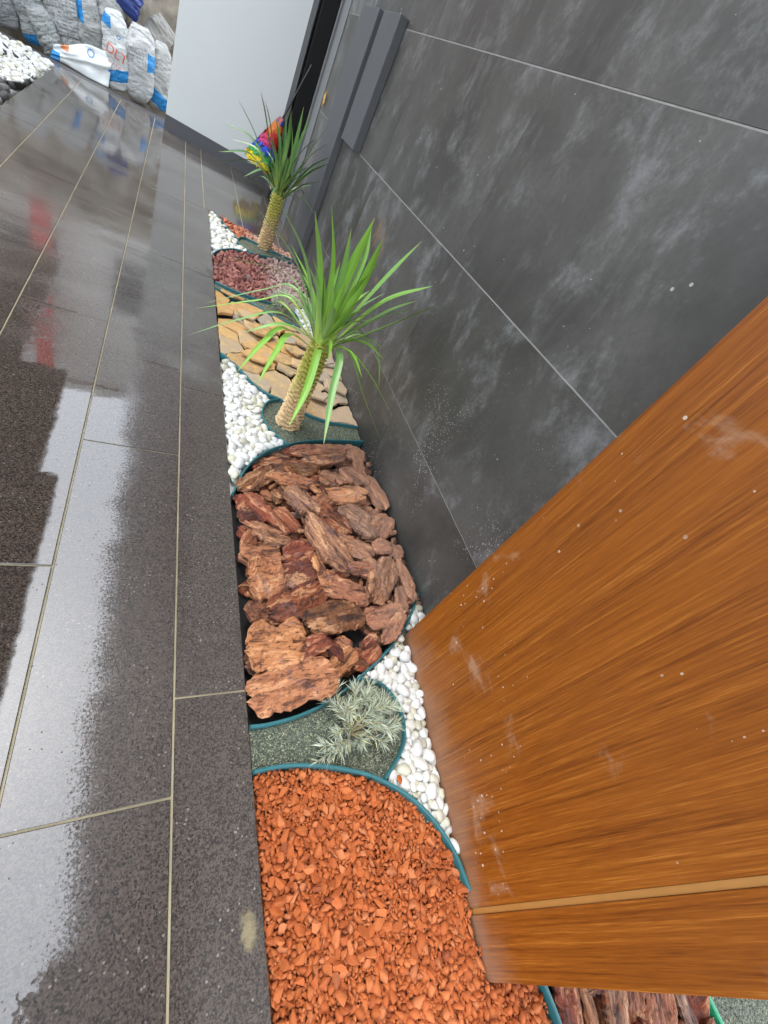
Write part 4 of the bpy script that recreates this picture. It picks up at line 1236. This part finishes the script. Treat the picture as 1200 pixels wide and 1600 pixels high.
# ================================================================ SACKS AT THE FAR END
def mat_sack(name, base, blue=None, blue2=None, lines=None, grime=0.2):
    m = Mat(name)
    p = m.objc(); x, y, z = m.sep(p)[:3]
    c = m.mix(m.math('MULTIPLY', m.ramp(m.noise(p, 7, 5, 0.65), 0.4, 0.75), grime), base, (0.27, 0.27, 0.25))
    if lines:
        z0, z1, x0, x1 = lines
        row = m.math('FRACT', m.math('MULTIPLY', z, 38.0))
        word = m.noise(m.mapv(p, (60, 1, 0)), 1.0, 2)
        wrow = m.noise(m.n('CombineXYZ', X=m.math('MULTIPLY', x, 55.0), Y=m.math('MULTIPLY', m.math('FLOOR', m.math('MULTIPLY', z, 38.0)), 7.3)).outputs[0], 1.0, 2)
        k = m.math('MULTIPLY', m.math('LESS_THAN', row, 0.5), m.math('GREATER_THAN', wrow, 0.47))
        for v, lo, hi in ((z, z0, z1), (x, x0, x1)):
            k = m.math('MULTIPLY', k, m.math('MULTIPLY', m.math('GREATER_THAN', v, lo), m.math('LESS_THAN', v, hi)))
        k = m.math('MULTIPLY', k, m.math('LESS_THAN', y, 0.0))
        c = m.mix(m.math('MULTIPLY', k, 0.55), c, (0.10, 0.14, 0.13))
    for bl in (blue, blue2):
        if bl:
            z0, z1, x0, x1, sl = bl
            zz = m.math('ADD', m.math('ADD', z, m.math('MULTIPLY', m.math('SUBTRACT', m.noise(p, 14, 2), 0.5), 0.05)), m.math('MULTIPLY', x, sl))
            k = m.math('MULTIPLY', m.math('GREATER_THAN', zz, z0), m.math('LESS_THAN', zz, z1))
            k = m.math('MULTIPLY', k, m.math('MULTIPLY', m.math('GREATER_THAN', x, x0), m.math('LESS_THAN', x, x1)))
            c = m.mix(k, c, (0.015, 0.24, 0.58))
    wr = m.noise(m.mapv(p, (6, 6, 22), rot=(0, 0.3, 0)), 1.0, 5, 0.6, 0.6)
    return m.out(c, 0.42, m.bump(m.math('ADD', wr, m.math('MULTIPLY', m.noise(p, 24, 3), 0.5)), 1.0, 0.045))


def sack_mesh(W, H, D, seed, sag=0.25, pinch=0.35):
    nu, nv = 44, 34; V, F = [], []
    o = Vector((seed * 3.7, seed * 1.3, 0))
    for i in range(nv + 1):
        v = i / nv
        th = max(0.02, math.sin(math.pi * v) ** 0.55)
        dd = D / 2 * th * (1 + sag * (0.5 - v))
        ww = W / 2 * (1 - pinch * (abs(2 * v - 1) ** 4)) * (1 + 0.25 * sag * (0.5 - v))
        for j in range(nu):
            a = j / nu * 2 * math.pi; ca, sa = math.cos(a), math.sin(a)
            x = ww * math.copysign(abs(ca) ** 0.62, ca); y = dd * math.copysign(abs(sa) ** 0.75, sa)
            n1 = noise.noise(Vector((x * 9, y * 9, v * 5)) + o); n2 = noise.noise(Vector((x * 26, y * 22, v * 24)) + o)
            n3 = noise.noise(Vector((x * 14 + v * 9, 3, v * 11 - x * 10)) + o)
            y += (0.034 * n1 + 0.014 * n2 + 0.022 * abs(n3)) * th; x += 0.020 * n1 + 0.008 * n2
            V.append((x, y, H * v + 0.012 * noise.noise(Vector((x * 8, 0, 3)) + o) * abs(2 * v - 1)))
    for i in range(nv):
        for j in range(nu):
            a = i * nu + j; b = i * nu + (j + 1) % nu
            F.append((a, b, b + nu, a + nu))
    F.append(tuple(reversed(range(nu)))); F.append(tuple(range(nv * nu, nv * nu + nu)))
    return mesh('sack', V, F, True)


def text_on(sack, body, size, cx, cz, mat, rotation=0.0, name='printed_text'):
    cu = bpy.data.curves.new('text', 'FONT'); cu.body = body; cu.size = size; cu.align_x = 'CENTER'
    to = bpy.data.objects.new('text', cu); C.objects.link(to)
    dg = bpy.context.evaluated_depsgraph_get()
    me = bpy.data.meshes.new_from_object(to.evaluated_get(dg))
    bpy.data.objects.remove(to); bpy.data.curves.remove(cu)
    bm = bmesh.new(); bm.from_mesh(me)
    bmesh.ops.triangulate(bm, faces=bm.faces[:])
    for _ in range(2): bmesh.ops.subdivide_edges(bm, edges=[e for e in bm.edges if e.calc_length() > size * 0.12], cuts=1); bmesh.ops.triangulate(bm, faces=bm.faces[:])
    sb = bmesh.new(); sb.from_mesh(sack.data); bvh = BVHTree.FromBMesh(sb); sb.free()
    cr, sr = math.cos(rotation), math.sin(rotation)
    for v in bm.verts:
        x, z = cx + v.co.x * cr - v.co.y * sr, cz + v.co.x * sr + v.co.y * cr
        hit = bvh.ray_cast(Vector((x, -1, z)), Vector((0, 1, 0)))
        yy = hit[0].y - 0.0022 if hit[0] else 0
        v.co = Vector((x, yy, z))
    bm.to_mesh(me); bm.free()
    me.materials.clear()
    return link(name, me, mat, sack)

WHT, GRY, PGR = (0.58, 0.595, 0.585), (0.30, 0.315, 0.31), (0.40, 0.405, 0.40)
M_RED = plain('red orange print', (0.68, 0.10, 0.05), 0.5, 0.1)
M_BLUEP = plain('blue print', (0.05, 0.25, 0.55), 0.5, 0.1)
sacks = [  # x, y, z, W, H, D, roll, lean, yaw, material, label
    (-0.315, 6.86, 0.0, 0.275, 0.60, 0.21, -0.05, -0.10, 0.05, mat_sack('grey white woven sack', (0.47, 0.475, 0.47), (0.28, 0.42, 0.07, 0.4, 0.0), None, (0.30, 0.42, -0.11, 0.06), 0.15), 'plump grey white sack with pinched foot, second from the white wall'),
    (-0.495, 6.83, 0.0, 0.235, 0.60, 0.17, -0.14, -0.12, -0.05, mat_sack('white sack with blue foot', WHT, (0.07, 0.165, -1, 1, -0.2), (0.44, 0.53, -0.2, -0.03, 0.4), None, 0.12), 'white sack with red letters and a blue foot'),
    (-0.13, 6.98, 0.0, 0.22, 0.56, 0.17, -0.05, -0.06, 0.1, mat_sack('dull white sack', (0.43, 0.43, 0.41), (0.03, 0.16, -1, 1, 0.5), None, None, 0.3), 'dull white sack half hidden by the white wall edge'),
    (-0.93, 7.00, 0.02, 0.30, 0.66, 0.17, -0.24, -0.08, 0.0, mat_sack('pale grey sack with text rows', PGR, None, None, (0.16, 0.5, -0.12, 0.13), 0.3), 'pale grey sack with rows of small print above the folded white sack'),
    (-0.72, 7.00, 0.02, 0.21, 0.62, 0.15, -0.2, -0.1, 0.05, mat_sack('grey sack with blue flash', (0.38, 0.385, 0.37), (0.30, 0.50, -0.10, -0.03, 0.9), None, (0.10, 0.24, -0.1, 0.1), 0.3), 'grey sack with a slanting blue flash'),
    (-0.60, 7.10, 0.34, 0.24, 0.46, 0.15, -0.1, -0.1, 0.0, mat_sack('upper grey white sack', (0.45, 0.455, 0.44), (0.36, 0.42, -0.1, 0.1, 0.0), None, None, 0.25), 'grey white sack on top behind the red lettered sack'),
    (-1.17, 6.98, 0.0, 0.24, 0.60, 0.17, -0.3, -0.1, 0.1, mat_sack('crumpled grey sack', GRY, (0.0, 0.07, -1, 1, 0.0), None, (0.2, 0.5, -0.1, 0.1), 0.4), 'crumpled grey sack with a blue corner beside the white gravel'),
    (-1.42, 6.96, 0.0, 0.25, 0.60, 0.17, -0.3, -0.1, 0.1, mat_sack('wet grey sack', (0.25, 0.26, 0.265), None, None, None, 0.45), 'wet dark grey sack second from the left edge'),
    (-1.70, 6.94, 0.0, 0.27, 0.60, 0.18, -0.3, -0.1, 0.1, mat_sack('dirty grey sack', (0.28, 0.28, 0.265), None, None, None, 0.5), 'dirty grey sack at the left edge of the picture'),
    (-1.22, 7.10, 0.40, 0.34, 0.42, 0.17, -0.2, -0.1, 0.1, mat_sack('light sack', (0.42, 0.44, 0.46), None, None, None, 0.35), 'light bluish sack piled on the crumpled grey ones'),
    (-1.56, 7.10, 0.40, 0.34, 0.42, 0.17, -0.2, -0.1, 0.0, mat_sack('light grey sack', (0.36, 0.375, 0.38), None, None, None, 0.4), 'light grey sack piled at the far left'),
    (-0.80, 7.12, 0.42, 0.30, 0.42, 0.17, -0.5, -0.1, 0.1, mat_sack('smudged white sack', (0.46, 0.47, 0.46), (0.0, 0.12, -1, 1, 0.4), None, None, 0.4), 'smudged white sack lying aslant on top of the printed grey sack'),
    (-1.02, 6.90, -0.01, 0.20, 0.34, 0.14, -0.55, -0.15, 0.2, mat_sack('slumped grey sack', (0.34, 0.35, 0.34), None, None, (0.08, 0.26, -0.1, 0.1), 0.45), 'slumped half empty grey sack behind the folded white one'),
    (-0.30, 7.14, 0.40, 0.26, 0.36, 0.15, 0.5, -0.1, 0.0, mat_sack('grey brown sack', (0.30, 0.285, 0.26), None, None, None, 0.5), 'grey brown sack leaning on the rock wall above the plump sack'),
]
sack_objs = []
for i, (x, y, z, W, H, D, roll, lean, yaw, mt, lb) in enumerate(sacks):
    o = link('sack', sack_mesh(W, H, D, i + 1, 0.3, 0.55 if i in (0, 1, 2) else 0.3), mt, None, (x, y, z), (lean, roll, yaw))
    tag(o, lb, 'sack', 'sacks heaped at the far end'); sack_objs.append(o)
text_on(sack_objs[1], 'DLT', 0.105, 0.0, 0.255, M_RED, -0.35)
text_on(sack_objs[1], 'l i s t o', 0.04, -0.015, 0.195, M_RED, -0.35)
text_on(sack_objs[1], 'o', 0.07, 0.03, 0.40, M_BLUEP, -0.2)

# folded empty sack lying in front
V, F = [], []
nu, nv = 30, 18
for i in range(nu + 1):
    u = i / nu
    for j in range(nv + 1):
        v = j / nv
        hgt = (0.10 + 0.20 * u ** 0.8) * (1 - 0.06 * math.sin(u * 9))
        x = -1.06 + 0.48 * u + 0.02 * v; zz = hgt * v
        yy = 6.74 + 0.05 * v + 0.022 * math.sin(u * 7 + v * 3) + 0.03 * noise.noise(Vector((u * 4, v * 4, 1))) + 0.028 * abs(v - 0.55) - 0.03 * math.exp(-((v - 0.45 - 0.3 * (u - .5)) / 0.08) ** 2)
        V.append((x, yy, zz))
for i in range(nu):
    for j in range(nv):
        a = i * (nv + 1) + j; F.append((a, a + nv + 1, a + nv + 2, a + 1))
ms = Mat('folded white sack'); p_ = ms.pos(); px_, py_, pz_ = ms.sep(p_)[:3]
c_ = ms.mix(ms.math('MULTIPLY', ms.noise(p_, 9, 4), 0.2), (0.78, 0.81, 0.80), (0.55, 0.58, 0.57))
kk = ms.math('MULTIPLY', ms.math('LESS_THAN', px_, -0.985), ms.math('LESS_THAN', pz_, 0.06)); c_ = ms.mix(kk, c_, (0.015, 0.24, 0.58))
kk = ms.math('MULTIPLY', ms.math('MULTIPLY', ms.math('GREATER_THAN', px_, -0.98), ms.math('LESS_THAN', px_, -0.915)), ms.math('GREATER_THAN', pz_, 0.105)); c_ = ms.mix(kk, c_, (0.75, 0.26, 0.10))
fs = obj('folded_sack', V, F, ms.out(c_, 0.4, ms.bump(ms.noise(p_, 20, 3), 0.4, 0.015)), None, True)
md = fs.modifiers.new('thickness', 'SOLIDIFY'); md.thickness = 0.006
tag(fs, 'flattened bright white sack slumped in front of the upright sacks', 'sack')
ring = []
RV, RF = [], []
for k in range(24):
    a = k / 24 * 6.283
    for rr in (0.022, 0.030): RV.append((-0.74 + math.cos(a) * rr, 6.70, 0.19 + math.sin(a) * rr))
for k in range(24): RF.append((2 * k, 2 * k + 1, (2 * k + 3) % 48, (2 * k + 2) % 48))
sb = bmesh.new(); sb.from_mesh(fs.data); bv = BVHTree.FromBMesh(sb); sb.free()
RV2 = []
for v in RV:
    h_ = bv.ray_cast(Vector((v[0], 5, v[2])), Vector((0, 1, 0))); RV2.append((v[0], (h_[0].y if h_[0] else v[1]) - 0.009, v[2]))
obj('printed_ring', RV2, RF, M_BLUEP, fs)

# dark blue bag on top, rough wall behind
bb = link('blue_bag', sack_mesh(0.22, 0.24, 0.12, 31, 0.1, 0.2), plain('dark blue plastic', (0.022, 0.042, 0.19), 0.35, 0.25, 20, 0.5), None, (-0.50, 7.08, 0.60), (-0.1, 0.25, 0.1))
tag(bb, 'dark blue plastic bag on top of the sack heap', 'bag')
mr = Mat('rough rendered rock'); q_ = mr.pos()
n_ = mr.noise(q_, 4, 7, 0.65, 0.4)
rc = mr.colramp(n_, [(0.3, (0.15, 0.125, 0.10)), (0.5, (0.33, 0.29, 0.235)), (0.7, (0.45, 0.40, 0.33))])
V, F = [], []
nx, nz = 90, 44
for i in range(nx + 1):
    for j in range(nz + 1):
        x = -3.4 + 3.9 * i / nx; z = -0.14 + 1.75 * j / nz
        y = 7.30 + 0.10 * z + 0.16 * noise.fractal(Vector((x * 1.6, 2, z * 1.6)), 0.8, 2.0, 4) - 0.12 * noise.noise(Vector((x * 0.9, 9, z)))
        V.append((x, y, z))
for i in range(nx):
    for j in range(nz):
        a = i * (nz + 1) + j; F.append((a, a + nz + 1, a + nz + 2, a + 1))
k0 = len(V)
V += [(-3.4, 7.9, -0.14), (0.5, 7.9, -0.14), (0.5, 7.9, 1.61), (-3.4, 7.9, 1.61)]
F += [(k0 + 1, k0, k0 + 3, k0 + 2)]
rw = obj('rock_wall', V, F, mr.out(rc, 0.9, mr.bump(n_, 0.5, 0.05)), None, True)
tag(rw, 'rough beige rock wall behind the sacks', 'wall')

# ================================================================ FAR LEFT BED
ZW = [(-0.99, 5.36), (-0.99, 6.46), (-1.13, 6.545), (-2.3, 6.54), (-2.3, 4.6), (-1.35, 4.86), (-1.10, 5.06), (-1.03, 5.2)]
ZB = [(-0.99, 4.30), (-0.99, 5.32), (-1.03, 5.17), (-1.10, 5.03), (-1.35, 4.83), (-2.3, 4.57), (-2.3, 4.0)]
fw = bed('gravel_bed', ZW, 'white gravel bed with thin black curves at the top left', 'gravel bed', M_PEB, -0.02)
stones(fw, ZW, 0.023, M_PEB, 'gravel_stone', 'pebble', 51, z=0.004, cover=0.95, nparts=0, under=False)
fb = bed('gravel_bed', ZB, 'dark angular stones beside the white gravel at the left edge', 'gravel bed', M_BLACKST, -0.03)
stones(fb, ZB, 0.034, M_BLACKST, 'gravel_stone', 'chip', 52, z=0.0, cover=1.15, nparts=0, under=True)
M_BLK = plain('black plastic strip', (0.012, 0.012, 0.014), 0.5, 0.2, 30)
edging([(-0.986, 5.335), (-1.03, 5.185), (-1.10, 5.045), (-1.35, 4.845), (-1.9, 4.68)], 'black edging strip between the white gravel and the dark stones', M_BLK, 0.006, 0.02)
edging([(-0.992, 5.42), (-0.998, 5.62), (-1.03, 5.86), (-1.09, 6.08), (-1.15, 6.17)], 'long black strip curving through the white gravel', M_BLK, 0.0045, 0.024)
for pts, lb in (([(-1.16, 5.98), (-1.20, 6.04), (-1.225, 6.12)], 'short black strip in white gravel nearest the long curve'),
                ([(-1.225, 5.82), (-1.22, 5.9), (-1.255, 5.98)], 'short bent black strip in the middle of the white gravel'),
                ([(-1.23, 6.06), (-1.29, 6.18), (-1.34, 6.24)], 'short black strip in white gravel close to the sacks'),
                ([(-1.42, 5.66), (-1.30, 5.74), (-1.24, 5.80)], 'short black strip at the left edge of the white gravel')):
    edging(pts, lb, M_BLK, 0.0045, 0.024)

# ================================================================ WHAT STANDS AROUND AND IS MIRRORED IN THE WET FLOOR
M_SOFFIT = plain('warm grey soffit', (0.30, 0.255, 0.22), 0.7, 0.1, 2)
can = box('canopy', 0.094, 2.6, -2.2, 5.2, 3.12, 3.36, M_SOFFIT, None, 0.01)
tag(can, 'flat grey canopy over the rock garden, mirrored in the wet tiles', 'canopy')
M_ROOF = plain('grey roof sheet', (0.46, 0.44, 0.41), 0.7, 0.2, 2)
lr = empty('carport', (-1.6, 2.0, -0.14))
tag(lr, 'low grey carport roof on the far side of the paving, mirrored in the wet tiles', 'carport')
child_box('roof_slab', lr, -1.75, -0.69, -2.2, 4.45, 3.5, 3.66, M_ROOF)
child_box('roof_slab', lr, -1.75, -0.88, 4.453, 6.6, 3.5, 3.66, M_ROOF)
child_box('roof_slab', lr, -3.2, -1.45, 6.603, 10.2, 3.5, 3.66, M_ROOF)
for yy in (-1.6, 1.6, 4.8):
    child_box('post', lr, -1.70, -1.58, yy, yy + 0.12, -0.13, 3.497, M_WHITE)
nw = box('bounce_wall', -4.4, -4.22, -4, 11, -0.14, 2.6, plain('pale bounce wall', (0.55, 0.54, 0.52), 0.8, 0.1, 1))  # unseen wall, put in pale to bounce light
tag(nw, 'pale bounce wall behind the carport, unseen and added for reflected light', 'wall')

def building(name, label, x0, x1, y0, y1, h, col, cols, rowsz, wcol):
    e = empty(name, ((x0 + x1) / 2, y0, -0.14)); tag(e, label, 'building')
    mt = plain(name + ' render', col, 0.8, 0.08, 0.6)
    child_box('wall', e, x0, x1, y0, y1, -0.14, h, mt, 0.02)
    child_box('parapet', e, x0 - 0.1, x1 + 0.1, y0 - 0.1, y1 + 0.1, h + 0.003, h + 0.25, mt, 0.02)
    mg = plain(name + ' window glass', (0.03, 0.035, 0.04), 0.1, 0.1, 1)
    mf = plain(name + ' window frame', wcol, 0.6, 0.05, 1)
    n = cols
    for r_ in range(rowsz):
        for c in range(n):
            cx = x0 + (x1 - x0) * (c + 0.5) / n; cz = 1.2 + r_ * 2.7
            if cz + 1.4 > h: continue
            w = child_box('window', e, cx - 0.6, cx + 0.6, y0 - 0.06, y0 - 0.004, cz, cz + 1.35, mf)
            pane = box('pane', cx - 0.52 - e.location.x, cx + 0.52 - e.location.x, -0.075, -0.0605, cz + 0.08 - e.location.z, cz + 1.27 - e.location.z, mg, w)
    return e
building('grey_building', 'grey building with dark windows beyond the sacks, mirrored in the wet tiles', -3.4, 3.0, 12.0, 16.0, 7.6, (0.62, 0.61, 0.58), 3, 3, (0.6, 0.6, 0.58))
building('brown_building', 'brown building at the far left, mirrored in the wet tiles', -11.0, -3.6, 10.5, 15.0, 6.4, (0.30, 0.19, 0.13), 4, 2, (0.7, 0.7, 0.68))
rp = empty('red_pillar', (-1.98, 11.4, -0.14)); tag(rp, 'tall red painted pillar beyond the rock wall, mirrored in the wet tiles', 'pillar')
child_box('shaft', rp, -2.13, -1.83, 11.3, 11.6, -0.1, 7.4, plain('red paint', (0.58, 0.10, 0.09), 0.5, 0.1, 2), 0.01)
child_box('foot', rp, -2.2, -1.76, 11.23, 11.67, -0.14, 0.2, M_WHITE, 0.01)
